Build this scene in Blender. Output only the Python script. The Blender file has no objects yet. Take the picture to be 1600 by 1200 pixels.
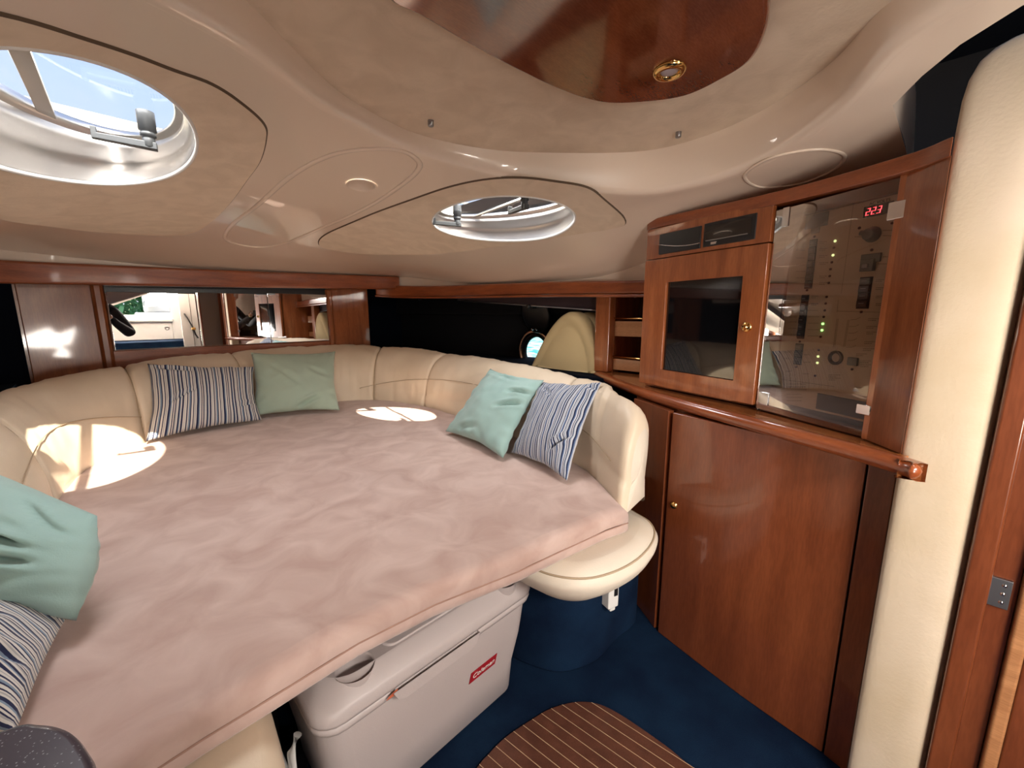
import bpy, bmesh, math, random
from mathutils import Vector, Matrix, noise
from mathutils.geometry import delaunay_2d_cdt
R = math.radians
random.seed(4)
scn = bpy.context.scene
COL = scn.collection

# ------------------------------------------------------------ camera
F_PX = 640.0; PITCH = math.atan(F_PX/3700); EYE = 1.15; YAW = R(45)
cam = bpy.data.cameras.new('camera'); camo = bpy.data.objects.new('camera', cam); COL.objects.link(camo)
cam.sensor_fit = 'HORIZONTAL'; cam.sensor_width = 36; cam.lens = 36*F_PX/1600
cam.clip_start = .02; cam.clip_end = 200
camo.location = (0, 0, EYE); camo.rotation_euler = (math.pi/2-PITCH, 0, -YAW)
scn.camera = camo
# ------------------------------------------------------------ light
scn.view_settings.view_transform = 'Standard'; scn.view_settings.look = 'None'
scn.view_settings.gamma = 1; scn.view_settings.use_curve_mapping = False
scn.view_settings.exposure = 0.95
W = bpy.data.worlds.new('sky'); scn.world = W; W.use_nodes = True
wn = W.node_tree.nodes; wl = W.node_tree.links
bg = wn['Background']
tc = wn.new('ShaderNodeTexCoord'); sx = wn.new('ShaderNodeSeparateXYZ'); rp = wn.new('ShaderNodeValToRGB')
wl.new(tc.outputs['Generated'], sx.inputs[0]); wl.new(sx.outputs['Z'], rp.inputs[0])
rp.color_ramp.elements[0].position = 0; rp.color_ramp.elements[0].color = (.80, .88, .98, 1)
rp.color_ramp.elements[1].position = .7; rp.color_ramp.elements[1].color = (.22, .42, .88, 1)
ns = wn.new('ShaderNodeTexNoise'); ns.inputs['Scale'].default_value = 2.4; ns.inputs['Detail'].default_value = 6
nr = wn.new('ShaderNodeValToRGB'); nr.color_ramp.elements[0].position = .48; nr.color_ramp.elements[1].position = .72
wl.new(tc.outputs['Generated'], ns.inputs['Vector']); wl.new(ns.outputs['Fac'], nr.inputs[0])
mxw = wn.new('ShaderNodeMix'); mxw.data_type = 'RGBA'; mxw.inputs['B'].default_value = (.9, .93, .97, 1)
wl.new(nr.outputs[0], mxw.inputs['Factor']); wl.new(rp.outputs[0], mxw.inputs['A'])
wl.new(mxw.outputs['Result'], bg.inputs['Color']); bg.inputs['Strength'].default_value = .75

def lamp(name, kind, loc, energy, color, aim=None, size=1, sizey=None):
    l = bpy.data.lights.new(name, kind); l.energy = energy; l.color = color
    o = bpy.data.objects.new(name, l); COL.objects.link(o); o.location = loc
    if aim is not None: o.rotation_euler = (Vector(aim)-Vector(loc)).to_track_quat('-Z', 'Y').to_euler()
    if kind == 'AREA':
        l.size = size
        if sizey: l.shape = 'RECTANGLE'; l.size_y = sizey
    return o
SUN = Vector((-.05, .80, -.96))
s = lamp('sun', 'SUN', (0, -4, 6), 9.0, (1, .90, .72), None); s.rotation_euler = SUN.to_track_quat('-Z', 'Y').to_euler(); s.data.angle = R(.55)
# daylight entering by the big companionway opening behind the camera and by the two hatches, plus two added fill lamps
lamp('daylight_companionway', 'AREA', (.40, -1.05, 1.80), 6, (1, .93, .84), (.7, 1.2, .7), 1.0, .8)
lamp('fill_behind_camera', 'AREA', (.30, -1.0, 1.48), 36, (1, .91, .82), (.55, 2.2, 2.2), 1.2, .22)  # unseen fill added to brighten the cabin; no window stands here
lamp('fill_low_port', 'AREA', (-.42, -1.12, .80), 19, (1, .91, .82), (.7, 2.4, 1.75), .66, .4)  # unseen low lamp, added to lift the ceiling towards the bow
lamp('daylight_hatch_left', 'AREA', (.02, 1.22, 1.66), 3.5, (1, .97, .93), (.02, 1.22, 0), .34)
lamp('daylight_hatch_right', 'AREA', (1.12, 1.19, 1.66), 3.5, (1, .97, .93), (1.12, 1.19, 0), .3)

# ------------------------------------------------------------ helpers
ct, st_ = math.cos(PITCH), math.sin(PITCH)
def ray(px, py):
    a = (px-800)/F_PX; b = (600-py)/F_PX
    fw = ct+b*st_; up = -st_+b*ct
    return Vector((math.cos(YAW)*a+math.sin(YAW)*fw, -math.sin(YAW)*a+math.cos(YAW)*fw, up))
O = Vector((0, 0, EYE))
def PZ(px, py, z): r = ray(px, py); return O+r*((z-EYE)/r.z)
def PY(px, py, y): r = ray(px, py); return O+r*(y/r.y)
def PX(px, py, x): r = ray(px, py); return O+r*(x/r.x)
def PP(px, py, p, n): r = ray(px, py); return O+r*((p-O).dot(n)/r.dot(n))
def hz(x, y):                       # the moulded deckhead: cambered, falling towards the bow
    u = x-.56; s = .5*((y-1)+math.sqrt((y-1)**2+.04)); s = min(s, 1.9)
    c = .26-.107*s; c -= .14*max(0, s-.9)**2; c = max(c, -.01); k = min(1, max(0, (y-.55)/.6)); k = k*k*(3-2*k)
    if u > .45: c -= .075*(1-k)*min(1, (u-.45)/.3)
    t = max(0, min(1.15, (s-.6)/1.06))
    return 1.60-.12*s+.17*t*t*(1-t)-c*u*u
def hn(x, y):
    e = .003
    v = Vector(((hz(x+e, y)-hz(x-e, y))/(2*e), (hz(x, y+e)-hz(x, y-e))/(2*e), -1)); return v.normalized()
def hit(px, py):
    r = ray(px, py); t = .05
    g = lambda t: EYE+r.z*t-hz(r.x*t, r.y*t)
    while g(t) < 0 and t < 8: t += .02
    lo, hi = t-.02, t
    for i in range(26):
        m = (lo+hi)/2
        if g(m) < 0: lo = m
        else: hi = m
    return (r.x*hi, r.y*hi)

def setp(o, label=None, cat=None, group=None, kind=None):
    if label: o['label'] = label
    if cat: o['category'] = cat
    if group: o['group'] = group
    if kind: o['kind'] = kind
    return o
def empty(name, loc, label=None, cat=None, group=None, kind=None):
    o = bpy.data.objects.new(name, None); COL.objects.link(o); o.location = loc; o.empty_display_size = .05
    return setp(o, label, cat, group, kind)
def wpos(p):
    v = Vector(p.location)
    while p.parent: p = p.parent
    return Vector(p.location) if p.type == 'EMPTY' else Vector((0, 0, 0))
def link(name, me, parent=None):
    o = bpy.data.objects.new(name, me); COL.objects.link(o)
    if parent:
        o.parent = parent
        if parent.type == 'EMPTY': o.matrix_parent_inverse = Matrix.Translation(-Vector(parent.location))
    return o
def mesh(name, verts, faces, m, parent=None, smooth=False, bevel=0, seg=2, uv=None, kind=None, solid=0):
    me = bpy.data.meshes.new(name); me.from_pydata([tuple(v) for v in verts], [], faces)
    me.materials.append(m); me.update()
    if uv:
        l = me.uv_layers.new(name='UVMap')
        for lp in me.loops: l.data[lp.index].uv = uv[lp.vertex_index]
    o = link(name, me, parent)
    if smooth or bevel: me.polygons.foreach_set('use_smooth', [True]*len(me.polygons))
    if solid:
        q = o.modifiers.new('solid', 'SOLIDIFY'); q.thickness = solid; q.offset = 0
    if bevel:
        b = o.modifiers.new('bevel', 'BEVEL'); b.width = bevel; b.segments = seg; b.limit_method = 'ANGLE'; b.angle_limit = R(35); b.harden_normals = True
    if kind: o['kind'] = kind
    return o
BF = [(0,3,2,1),(4,5,6,7),(0,1,5,4),(1,2,6,5),(2,3,7,6),(3,0,4,7)]
def box(name, x0, x1, y0, y1, z0, z1, m, parent=None, bevel=0, seg=2, kind=None):
    v = [(x0,y0,z0),(x1,y0,z0),(x1,y1,z0),(x0,y1,z0),(x0,y0,z1),(x1,y0,z1),(x1,y1,z1),(x0,y1,z1)]
    return mesh(name, v, BF, m, parent, bevel=bevel, seg=seg, kind=kind)
def area2(p): return sum(p[i][0]*p[(i+1) % len(p)][1]-p[(i+1) % len(p)][0]*p[i][1] for i in range(len(p)))
def prism(name, plan, z0, z1, m, parent=None, bevel=0, seg=2, kind=None, smooth=False):
    plan = [(p[0], p[1]) for p in plan]
    if area2(plan) < 0: plan = plan[::-1]
    n = len(plan)
    v = [(x, y, z0) for x, y in plan]+[(x, y, z1) for x, y in plan]
    f = [tuple(range(n-1, -1, -1)), tuple(range(n, 2*n))]+[(i, (i+1) % n, n+(i+1) % n, n+i) for i in range(n)]
    return mesh(name, v, f, m, parent, bevel=bevel, seg=seg, kind=kind)
def crom(pts, n, closed=False):     # smooth resampling of 2D or 3D points
    P = [Vector(p) for p in pts]; N = len(P); out = []
    rng = N if closed else N-1
    for i in range(rng):
        a = P[(i-1) % N] if closed or i > 0 else P[0]*2-P[1]
        b = P[i]; c = P[(i+1) % N]
        d = P[(i+2) % N] if closed or i+2 < N else P[-1]*2-P[-2]
        for k in range(n):
            t = k/n
            out.append(.5*((2*b)+(c-a)*t+(2*a-5*b+4*c-d)*t*t+(3*b-a-3*c+d)*t**3))
    if not closed: out.append(P[-1].copy())
    return out
def offset2(pts, d):                # closed loop, d > 0 outwards
    s = 1 if area2(pts) > 0 else -1; n = len(pts); o = []
    for i in range(n):
        t = Vector(pts[(i+1) % n][:2])-Vector(pts[i-1][:2]); t.normalize()
        o.append((pts[i][0]+s*t.y*d, pts[i][1]-s*t.x*d))
    return o
def strips(name, rings, m, parent=None, cap0=False, cap1=False, smooth=True, closed=True, bevel=0, uv=None, kind=None, solid=0):
    n = len(rings[0]); v = [p for r in rings for p in r]; f = []
    for j in range(len(rings)-1):
        for i in range(n if closed else n-1):
            a = j*n+i; b = j*n+(i+1) % n
            f.append((a, b, b+n, a+n))
    ns_ = len(f)
    if cap0: f.append(tuple(range(n-1, -1, -1)))
    if cap1: f.append(tuple((len(rings)-1)*n+i for i in range(n)))
    o = mesh(name, v, f, m, parent, smooth=smooth, bevel=bevel, uv=uv, kind=kind, solid=solid)
    if not bevel:
        for q in o.data.polygons[ns_:]: q.use_smooth = False
    return o
def tube(name, pts, r, m, parent=None, closed=False, n=8, cap=True, flat=1.0, kind=None):
    P = [Vector(p) for p in pts]; N = len(P); rings = []
    up = Vector((0, 0, 1))
    for i in range(N):
        t = (P[(i+1) % N]-P[i-1]) if closed else (P[min(i+1, N-1)]-P[max(i-1, 0)])
        t.normalize()
        u = up if abs(t.z) < .95 else Vector((1, 0, 0))
        a = t.cross(u).normalized(); b = a.cross(t)
        rr = r[i] if isinstance(r, (list, tuple)) else r
        rings.append([P[i]+a*(rr*math.cos(2*math.pi*k/n))+b*(rr*flat*math.sin(2*math.pi*k/n)) for k in range(n)])
    if closed: rings.append(rings[0])
    return strips(name, rings, m, parent, cap0=cap and not closed, cap1=cap and not closed, kind=kind)
def lathe(name, c, axis, prof, m, parent=None, n=24, cap0=False, cap1=False):   # prof: (radius, height along axis)
    ax = Vector(axis).normalized(); u = Vector((0, 0, 1)) if abs(ax.z) < .9 else Vector((1, 0, 0))
    a = ax.cross(u).normalized(); b = ax.cross(a); c = Vector(c)
    rings = [[c+ax*h+a*(r*math.cos(2*math.pi*k/n))+b*(r*math.sin(2*math.pi*k/n)) for k in range(n)] for r, h in prof]
    return strips(name, rings, m, parent, cap0, cap1)
def inside(p, poly):
    x, y = p; c = False; n = len(poly); j = n-1
    for i in range(n):
        xi, yi = poly[i][0], poly[i][1]; xj, yj = poly[j][0], poly[j][1]
        if (yi > y) != (yj > y) and x < (xj-xi)*(y-yi)/(yj-yi)+xi: c = not c
        j = i
    return c
def sheet(name, outer, holes, step, zf, m, parent=None, nf=None, kind=None, up=False):
    vs = []; es = []
    for lp in [outer]+holes:
        b = len(vs); n = len(lp)
        vs += [Vector((p[0], p[1])) for p in lp]; es += [(b+i, b+(i+1) % n) for i in range(n)]
    x0 = min(p[0] for p in outer); x1 = max(p[0] for p in outer); y0 = min(p[1] for p in outer); y1 = max(p[1] for p in outer)
    border = list(vs)
    x = x0+step/2; k = 0
    while x < x1:
        y = y0+step/2+(k % 2)*step/2
        while y < y1:
            q = (x, y)
            if inside(q, outer) and not any(inside(q, h) for h in holes):
                v = Vector(q)
                if min((v-b_).length_squared for b_ in border) > (step*.5)**2: vs.append(v)
            y += step
        x += step; k += 1
    r = delaunay_2d_cdt(vs, es, [], 0, 1e-6)
    V = r[0]; Fs = []
    for f in r[2]:
        c = sum((V[i] for i in f), Vector((0, 0)))/len(f)
        if inside(c, outer) and not any(inside(c, h) for h in holes):
            Fs.append(tuple(f) if up else tuple(f)[::-1])
    me = bpy.data.meshes.new(name); me.from_pydata([(v.x, v.y, zf(v.x, v.y)) for v in V], [], Fs); me.materials.append(m)
    me.polygons.foreach_set('use_smooth', [True]*len(me.polygons)); me.update()
    if nf: me.normals_split_custom_set_from_vertices([tuple(nf(v.x, v.y)) for v in V])
    o = link(name, me, parent)
    if kind: o['kind'] = kind
    return o
def text(name, s, size, m, parent, M, depth=.0004, shear=0):
    c = bpy.data.curves.new(name, 'FONT'); c.body = s; c.size = size; c.extrude = depth; c.align_x = 'CENTER'; c.align_y = 'CENTER'; c.shear = shear; c.resolution_u = 3
    o = bpy.data.objects.new(name, c); COL.objects.link(o)
    bpy.context.view_layer.update()
    me = bpy.data.meshes.new_from_object(o.evaluated_get(bpy.context.evaluated_depsgraph_get()))
    bpy.data.objects.remove(o); me.transform(M); me.materials.clear(); me.materials.append(m)
    return link(name, me, parent)

# ------------------------------------------------------------ materials
MATS = {}
def mat(name, color, rough=.5, metal=0, coat=0, spec=.5, color2=None, nscale=8, stretch=(1, 1, 1), detail=4, lo=.35, hi=.65, bump=0, bscale=60, bdetail=3, emit=None, es=0, sheen=0, coatr=.05, bstretch=None, dist=0):
    m = bpy.data.materials.new(name); m.use_nodes = True; N = m.node_tree.nodes; L = m.node_tree.links; b = N['Principled BSDF']
    b.inputs['Base Color'].default_value = (*color, 1); b.inputs['Roughness'].default_value = rough; b.inputs['Metallic'].default_value = metal
    b.inputs['Coat Weight'].default_value = coat; b.inputs['Coat Roughness'].default_value = coatr; b.inputs['Specular IOR Level'].default_value = spec
    b.inputs['Sheen Weight'].default_value = sheen
    t = N.new('ShaderNodeTexCoord')
    def vec(s):
        mp = N.new('ShaderNodeMapping'); mp.inputs['Scale'].default_value = s; L.new(t.outputs['Object'], mp.inputs[0]); return mp.outputs[0]
    if color2:
        n = N.new('ShaderNodeTexNoise'); n.inputs['Scale'].default_value = nscale; n.inputs['Detail'].default_value = detail; n.inputs['Distortion'].default_value = dist; L.new(vec(stretch), n.inputs['Vector'])
        r = N.new('ShaderNodeValToRGB'); r.color_ramp.elements[0].position = lo; r.color_ramp.elements[1].position = hi
        r.color_ramp.elements[0].color = (*color, 1); r.color_ramp.elements[1].color = (*color2, 1)
        L.new(n.outputs['Fac'], r.inputs[0]); L.new(r.outputs[0], b.inputs['Base Color'])
    if bump:
        n = N.new('ShaderNodeTexNoise'); n.inputs['Scale'].default_value = bscale; n.inputs['Detail'].default_value = bdetail; L.new(vec(bstretch or stretch), n.inputs['Vector'])
        q = N.new('ShaderNodeBump'); q.inputs['Strength'].default_value = bump; q.inputs['Distance'].default_value = .004; L.new(n.outputs['Fac'], q.inputs['Height']); L.new(q.outputs[0], b.inputs['Normal'])
    if emit: b.inputs['Emission Color'].default_value = (*emit, 1); b.inputs['Emission Strength'].default_value = es
    MATS[name] = m; return m
def wood(name, c1, c2, stretch, rough=.28, coat=.8, sc=6):
    m = mat(name, c1, rough, coat=coat, coatr=.06, color2=c2, nscale=sc, stretch=stretch, detail=8, lo=.3, hi=.72)
    N = m.node_tree.nodes; L = m.node_tree.links; b = N['Principled BSDF']; src = b.inputs['Base Color'].links[0].from_socket
    t = [n for n in N if n.type == 'TEX_COORD'][0]
    mp = N.new('ShaderNodeMapping'); mp.inputs['Scale'].default_value = [s*5 for s in stretch]; L.new(t.outputs['Object'], mp.inputs[0])
    n = N.new('ShaderNodeTexNoise'); n.inputs['Scale'].default_value = 12; n.inputs['Detail'].default_value = 2; L.new(mp.outputs[0], n.inputs['Vector'])
    mx = N.new('ShaderNodeMix'); mx.data_type = 'RGBA'; mx.blend_type = 'MULTIPLY'; mx.inputs['Factor'].default_value = .5
    rr = N.new('ShaderNodeValToRGB'); rr.color_ramp.elements[0].position = .4; rr.color_ramp.elements[0].color = (.72, .66, .6, 1); rr.color_ramp.elements[1].position = .6
    L.new(n.outputs['Fac'], rr.inputs[0]); L.new(src, mx.inputs['A']); L.new(rr.outputs[0], mx.inputs['B']); L.new(mx.outputs['Result'], b.inputs['Base Color'])
    return m
GRP = mat('glossy_cream_moulding', (.86, .72, .59), .28, coat=.65, coatr=.03, color2=(.86, .72, .59), nscale=1.5)
SUEDE = mat('beige_suede_lining', (.70, .565, .42), .95, spec=.15, color2=(.79, .65, .495), nscale=13, dist=.8, detail=6, bump=.15, bscale=120, sheen=.2)
SUEDE_L = mat('pale_suede_lining', (.55, .45, .32), .95, spec=.15, color2=(.62, .52, .40), nscale=6, detail=6, bump=.2, bscale=150, sheen=.2)
PINK = mat('pink_suede', (.47, .325, .28), .95, spec=.1, color2=(.62, .47, .42), nscale=9, detail=9, lo=.33, hi=.68, dist=.8, bump=.25, bscale=22, sheen=.3)
LEATHER = mat('cream_leather', (.72, .60, .45), .48, spec=.4, color2=(.77, .65, .50), nscale=5, bump=.12, bscale=220)
LEATHER_W = mat('pale_leather', (.73, .65, .54), .5, spec=.4, bump=.12, bscale=220)
THREAD = mat('seam_thread', (.42, .32, .21), .8)
MAH_V = wood('mahogany_upright', (.225, .060, .017), (.40, .125, .040), (5, 5, .6))
MAH_H = wood('mahogany_lengthwise', (.21, .048, .014), (.36, .095, .028), (1.2, 1.2, 9))
MAH_D = wood('dark_mahogany', (.15, .038, .013), (.215, .058, .020), (4, 4, .5))
MAH_L = wood('pale_mahogany', (.42, .19, .08), (.55, .27, .12), (1.2, 1.2, 9))
MAH_T = wood('mahogany_worktop', (.30, .095, .028), (.46, .17, .055), (6, 1.2, 3), rough=.15, coat=1)
TEAKM = wood('red_brown_teak', (.085, .030, .018), (.13, .048, .028), (5, 5, 1), rough=.45, coat=.1)
HOLLY = mat('pale_inlay', (.50, .36, .22), .5)
CARPET = mat('navy_carpet', (.003, .010, .030), 1, spec=.1, color2=(.006, .020, .050), nscale=7, detail=8, bump=.6, bscale=500)
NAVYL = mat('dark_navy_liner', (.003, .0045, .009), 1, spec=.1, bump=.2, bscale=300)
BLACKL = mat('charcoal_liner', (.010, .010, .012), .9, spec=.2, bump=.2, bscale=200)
CHROME = mat('polished_steel', (.82, .82, .84), .12, metal=1)
LATCHM = mat('dark_grey_latch', (.05, .053, .056), .35, metal=.3)
SATIN = mat('satin_steel', (.62, .60, .58), .32, metal=1)
GREYM = mat('brushed_grey_metal', (.33, .33, .34), .35, metal=1)
BRASS = mat('polished_brass', (.85, .55, .20), .14, metal=1)
MIRROR = mat('mirror_silver', (.93, .93, .94), .004, metal=1)
WHITEP = mat('white_plastic', (.80, .79, .76), .35)
COOLER = mat('offwhite_cooler_plastic', (.50, .44, .43), .42, bump=.05, bscale=300)
REDP = mat('red_label', (.35, .01, .02), .4)
BLACKP = mat('black_plastic', (.012, .012, .014), .3)
BLACKG = mat('black_gloss_screen', (.004, .004, .005), .06, coat=1, coatr=.02)
PANEL = mat('bronze_panel_plate', (.60, .46, .34), .5, spec=.4)
INK = mat('dark_print', (.05, .04, .035), .6)
REDL = mat('red_digit', (.9, .05, .05), .5, emit=(1, .06, .08), es=3.0)
GREENL = mat('green_lamp', (.2, .9, .2), .5, emit=(.35, 1, .25), es=1.6)
YELL = mat('pale_yellow_lamp', (.7, .8, .4), .5, emit=(.7, .85, .4), es=.8)
REDLAMP = mat('dark_red_lamp', (.08, .012, .01), .3)
TEAL = mat('pale_teal_cotton', (.30, .46, .43), .9, spec=.1, color2=(.34, .50, .465), nscale=5, bump=.15, bscale=400, sheen=.3)
TEALG = mat('sage_green_cotton', (.35, .44, .35), .9, spec=.1, color2=(.39, .48, .385), nscale=5, bump=.15, bscale=400, sheen=.3)
KHAKI = mat('khaki_foam_cover', (.50, .38, .20), .85, spec=.15, bump=.2, bscale=300)
BLIND = mat('brown_purple_blind', (.035, .018, .022), .8)
TREEM = mat('tree_leaf', (.06, .16, .05), .8, color2=(.16, .32, .14), nscale=3)
BARK = mat('tree_bark', (.08, .05, .03), .9)
WHITEG = mat('white_moulding', (.78, .78, .76), .25, coat=.6)
GREYPANEL = mat('taupe_door_panel', (.16, .125, .10), .5)
SKIN = mat('skin', (.45, .25, .17), .55)
BLACKC = mat('black_cloth', (.012, .013, .017), .9)
JEANS = mat('dark_blue_cloth', (.02, .03, .06), .9)
HAIR = mat('dark_hair', (.03, .02, .015), .7)
DECKC = mat('cream_deck_cushion', (.85, .80, .66), .8)
WATER = mat('sea_water', (.01, .20, .21), .45, spec=.2, color2=(.45, .72, .72), nscale=5, stretch=(1, .5, 1), lo=.45, hi=.6, bump=1, bscale=8)
# speckled laminate
def speckle():
    m = mat('dark_speckled_laminate', (.03, .026, .045), .35, coat=.3); N = m.node_tree.nodes; L = m.node_tree.links
    t = N.new('ShaderNodeTexCoord'); v = N.new('ShaderNodeTexVoronoi'); v.inputs['Scale'].default_value = 260; v.inputs['Randomness'].default_value = 1
    r = N.new('ShaderNodeValToRGB'); r.color_ramp.elements[0].position = .12; r.color_ramp.elements[0].color = (.30, .33, .38, 1); r.color_ramp.elements[1].position = .22; r.color_ramp.elements[1].color = (.035, .028, .05, 1)
    L.new(t.outputs['Object'], v.inputs['Vector']); L.new(v.outputs['Distance'], r.inputs[0]); L.new(r.outputs[0], N['Principled BSDF'].inputs['Base Color']); return m
SPECK = speckle()
def stripes(name, cols, n, dist=.004):
    m = mat(name, (.6, .6, .6), .9, spec=.1, sheen=.3); N = m.node_tree.nodes; L = m.node_tree.links
    t = N.new('ShaderNodeTexCoord'); s = N.new('ShaderNodeSeparateXYZ'); L.new(t.outputs['UV'], s.inputs[0])
    mu = N.new('ShaderNodeMath'); mu.operation = 'MULTIPLY'; mu.inputs[1].default_value = n; L.new(s.outputs['X'], mu.inputs[0])
    fr = N.new('ShaderNodeMath'); fr.operation = 'FRACT'; L.new(mu.outputs[0], fr.inputs[0])
    r = N.new('ShaderNodeValToRGB'); r.color_ramp.interpolation = 'CONSTANT'; e = r.color_ramp.elements
    e[0].position = 0; e[0].color = (*cols[0][1], 1); e[1].position = cols[1][0]; e[1].color = (*cols[1][1], 1)
    for p, c in cols[2:]: q = e.new(p); q.color = (*c, 1)
    L.new(fr.outputs[0], r.inputs[0]); L.new(r.outputs[0], N['Principled BSDF'].inputs['Base Color'])
    nz = N.new('ShaderNodeTexNoise'); nz.inputs['Scale'].default_value = 300; bp = N.new('ShaderNodeBump'); bp.inputs['Strength'].default_value = .15; bp.inputs['Distance'].default_value = .003
    L.new(t.outputs['Object'], nz.inputs['Vector']); L.new(nz.outputs['Fac'], bp.inputs['Height']); L.new(bp.outputs[0], N['Principled BSDF'].inputs['Normal'])
    return m
nv = (.022, .028, .075); wh = (.66, .63, .59); lb = (.22, .29, .38); gy = (.42, .41, .41)
SC = [(0, nv), (.06, wh), (.10, gy), (.12, wh), (.17, nv), (.21, wh), (.25, lb), (.30, nv), (.335, wh), (.40, nv), (.43, wh), (.46, gy), (.49, wh), (.53, nv), (.60, lb), (.64, wh), (.69, nv), (.72, wh), (.76, nv), (.79, gy), (.83, wh), (.88, nv), (.93, lb), (.96, wh)]
STRIPE = stripes('navy_white_stripes', SC, 4)
_c = {nv: (.020, .032, .085), wh: (.56, .59, .64), lb: (.13, .20, .36), gy: (.26, .31, .40)}
STRIPE_B = stripes('blue_white_stripes', [(p, _c[c]) for p, c in SC], 4)
def glass(name, tint=(1, 1, 1), refl=.12):
    m = bpy.data.materials.new(name); m.use_nodes = True; N = m.node_tree.nodes; L = m.node_tree.links; N.remove(N['Principled BSDF'])
    t = N.new('ShaderNodeBsdfTransparent'); t.inputs[0].default_value = (*tint, 1); g = N.new('ShaderNodeBsdfGlossy'); g.inputs['Roughness'].default_value = .01
    fz = N.new('ShaderNodeFresnel'); fz.inputs['IOR'].default_value = 1.5; ad = N.new('ShaderNodeMath'); ad.operation = 'MULTIPLY_ADD'; ad.inputs[1].default_value = .9; ad.inputs[2].default_value = refl; L.new(fz.outputs[0], ad.inputs[0])
    mx = N.new('ShaderNodeMixShader'); L.new(ad.outputs[0], mx.inputs[0]); L.new(t.outputs[0], mx.inputs[1]); L.new(g.outputs[0], mx.inputs[2]); L.new(mx.outputs[0], N['Material Output'].inputs[0]); return m
GLASS = glass('clear_acrylic', (.97, .98, 1), 0)
SMOKE = glass('smoked_acrylic_door', (.93, .89, .85), -.015)

# ============================================================ SETTING
FL = .08
floor = setp(box('floor', -1.6, 2.3, -1.7, 3.3, -.02, FL, CARPET), 'navy blue carpet on the cabin floor', kind='structure')
# ---- deckhead
def L2(l): return [hit(*p) for p in l]
LHc, RHc = (.02, 1.225), (1.12, 1.185)
def ell(c, a, b, ang, n=72):
    d = Vector((math.sin(ang), math.cos(ang))); e = Vector((d.y, -d.x))
    return [(c[0]+d.x*a*math.cos(t)+e.x*b*math.sin(t), c[1]+d.y*a*math.cos(t)+e.y*b*math.sin(t)) for t in [2*math.pi*k/n for k in range(n)]]
hatchL = ell(LHc, .325, .185, R(13)); hatchR = ell(RHc, .292, .163, R(-17))
CP = [PZ(*p, 1.62)[:2] for p in [(380,0),(500,120),(560,165),(650,210),(750,233),(850,240),(1000,238),(1100,215),(1200,170),(1300,100),(1400,0)]]
CP = crom(list(CP)+[(.86,-.05),(.84,-.3),(.7,-.42),(.42,-.42),(.28,-.3),(.24,-.05),(.12,.06),(-.02,.2),(-.08,.36),(-.06,.52),(.06,.68)], 8, True)
lipo = offset2(CP, .034)
TD = crom(L2([(354,375),(363,351),(405,318),(456,274),(512,244),(569,233),(625,235),(651,249),(655,262),(640,279),(606,304),(569,326),(512,352),(445,380),(400,386)]), 8, True)
def circ(c, r, n=24): return [(c[0]+r*math.cos(2*math.pi*k/n), c[1]+r*math.sin(2*math.pi*k/n)) for k in range(n)]
dl = hit(565, 289); dimple = circ(dl, .043)
er = L2([(1500,70),(1395,165)])
co = [(-1.5,-.6),(.90,-.6),(.90,-.12),(.94,-.04)]+[er[0], (1.03,.055), er[1], (1.16,.086), (1.30,.075), (1.85,.075),(1.85,1.8),(1.80,2.9),(-.75,2.9),(-1.5,2.9)]
ceil = sheet('ceiling', co, [lipo, hatchL, hatchR, dimple], .045, hz, GRP, nf=hn, kind='structure')
ceil['label'] = 'glossy cream moulded cabin ceiling with sweeping curves'
# rolled lip rising into the recessed centre panel
prof = [(.034,0),(.030,.0005),(.025,0),(.018,.002),(.011,.006),(.005,.013),(.001,.022),(0,.030),(-.004,.05)]
rings = []
for d, dz in prof:
    lp = offset2(CP, d); rings.append([(x, y, hz(x, y)+dz if d > .002 else max(hz(x, y)+dz, 1.60+dz-.02)) for x, y in lp])
strips('ceiling_lip', rings, GRP, ceil)
# upstand along the open edge by the locker void
eg = crom([(.90,-.6),(.905,-.12),(.94,-.04), er[0], (1.03,.055), er[1], (1.16,.086), (1.30,.075),(1.6,.075),(1.85,.075)], 6)
strips('edge_return', [[(p[0], p[1], hz(p[0], p[1])+dz) for p in eg] for dz in (0, .12)], GRP, ceil, closed=False)
cpan = sheet('ceiling_panel', offset2(CP, .012), [], .12, lambda x, y: 1.622, SUEDE, nf=lambda x, y: Vector((0, 0, -1)), kind='structure')
setp(cpan, 'large beige suede ceiling panel recessed over the cabin centre')
# wood inlay
wp = [PZ(*p, 1.60)[:2] for p in [(605,0),(660,30),(720,65),(800,108),(880,145),(940,162),(1000,162),(1070,152),(1130,125),(1175,95),(1198,50),(1202,0),(1190,-80),(1150,-180)]]
wp = crom(list(wp)+[(.50,.06),(.38,.06),(.29,.2),(.27,.4),(.30,.55)], 6, True)
n_ = len(wp)
rg = [[(x, y, 1.621) for x, y in wp], [(x, y, 1.606) for x, y in wp], [(x, y, 1.602) for x, y in offset2(wp, -.003)], [(x, y, 1.600) for x, y in offset2(wp, -.008)]]
WCEIL = wood('ceiling_mahogany', (.21, .056, .024), (.275, .080, .034), (1.5, 7, 3), rough=.10, coat=1)
wi = strips('ceiling_inlay', rg, WCEIL, None, cap1=True)
setp(wi, 'glossy mahogany inlay panel fixed to the suede ceiling', 'panel')
c = PZ(1046, 109, 1.60)
dlt = empty('downlight', c, 'brass ringed downlight in the glossy mahogany ceiling inlay', 'light')
lathe('bezel', c, (0, 0, -1), [(.030,0),(.030,.004),(.026,.008),(.021,.009),(.018,.005),(.016,0)], BRASS, dlt)
lathe('bulb_glass', c, (0, 0, -1), [(.017,.001),(.015,.004),(.009,.006),(.001,.007)], mat('frosted_lens', (.55,.5,.55), .3), dlt, cap1=True)
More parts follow.
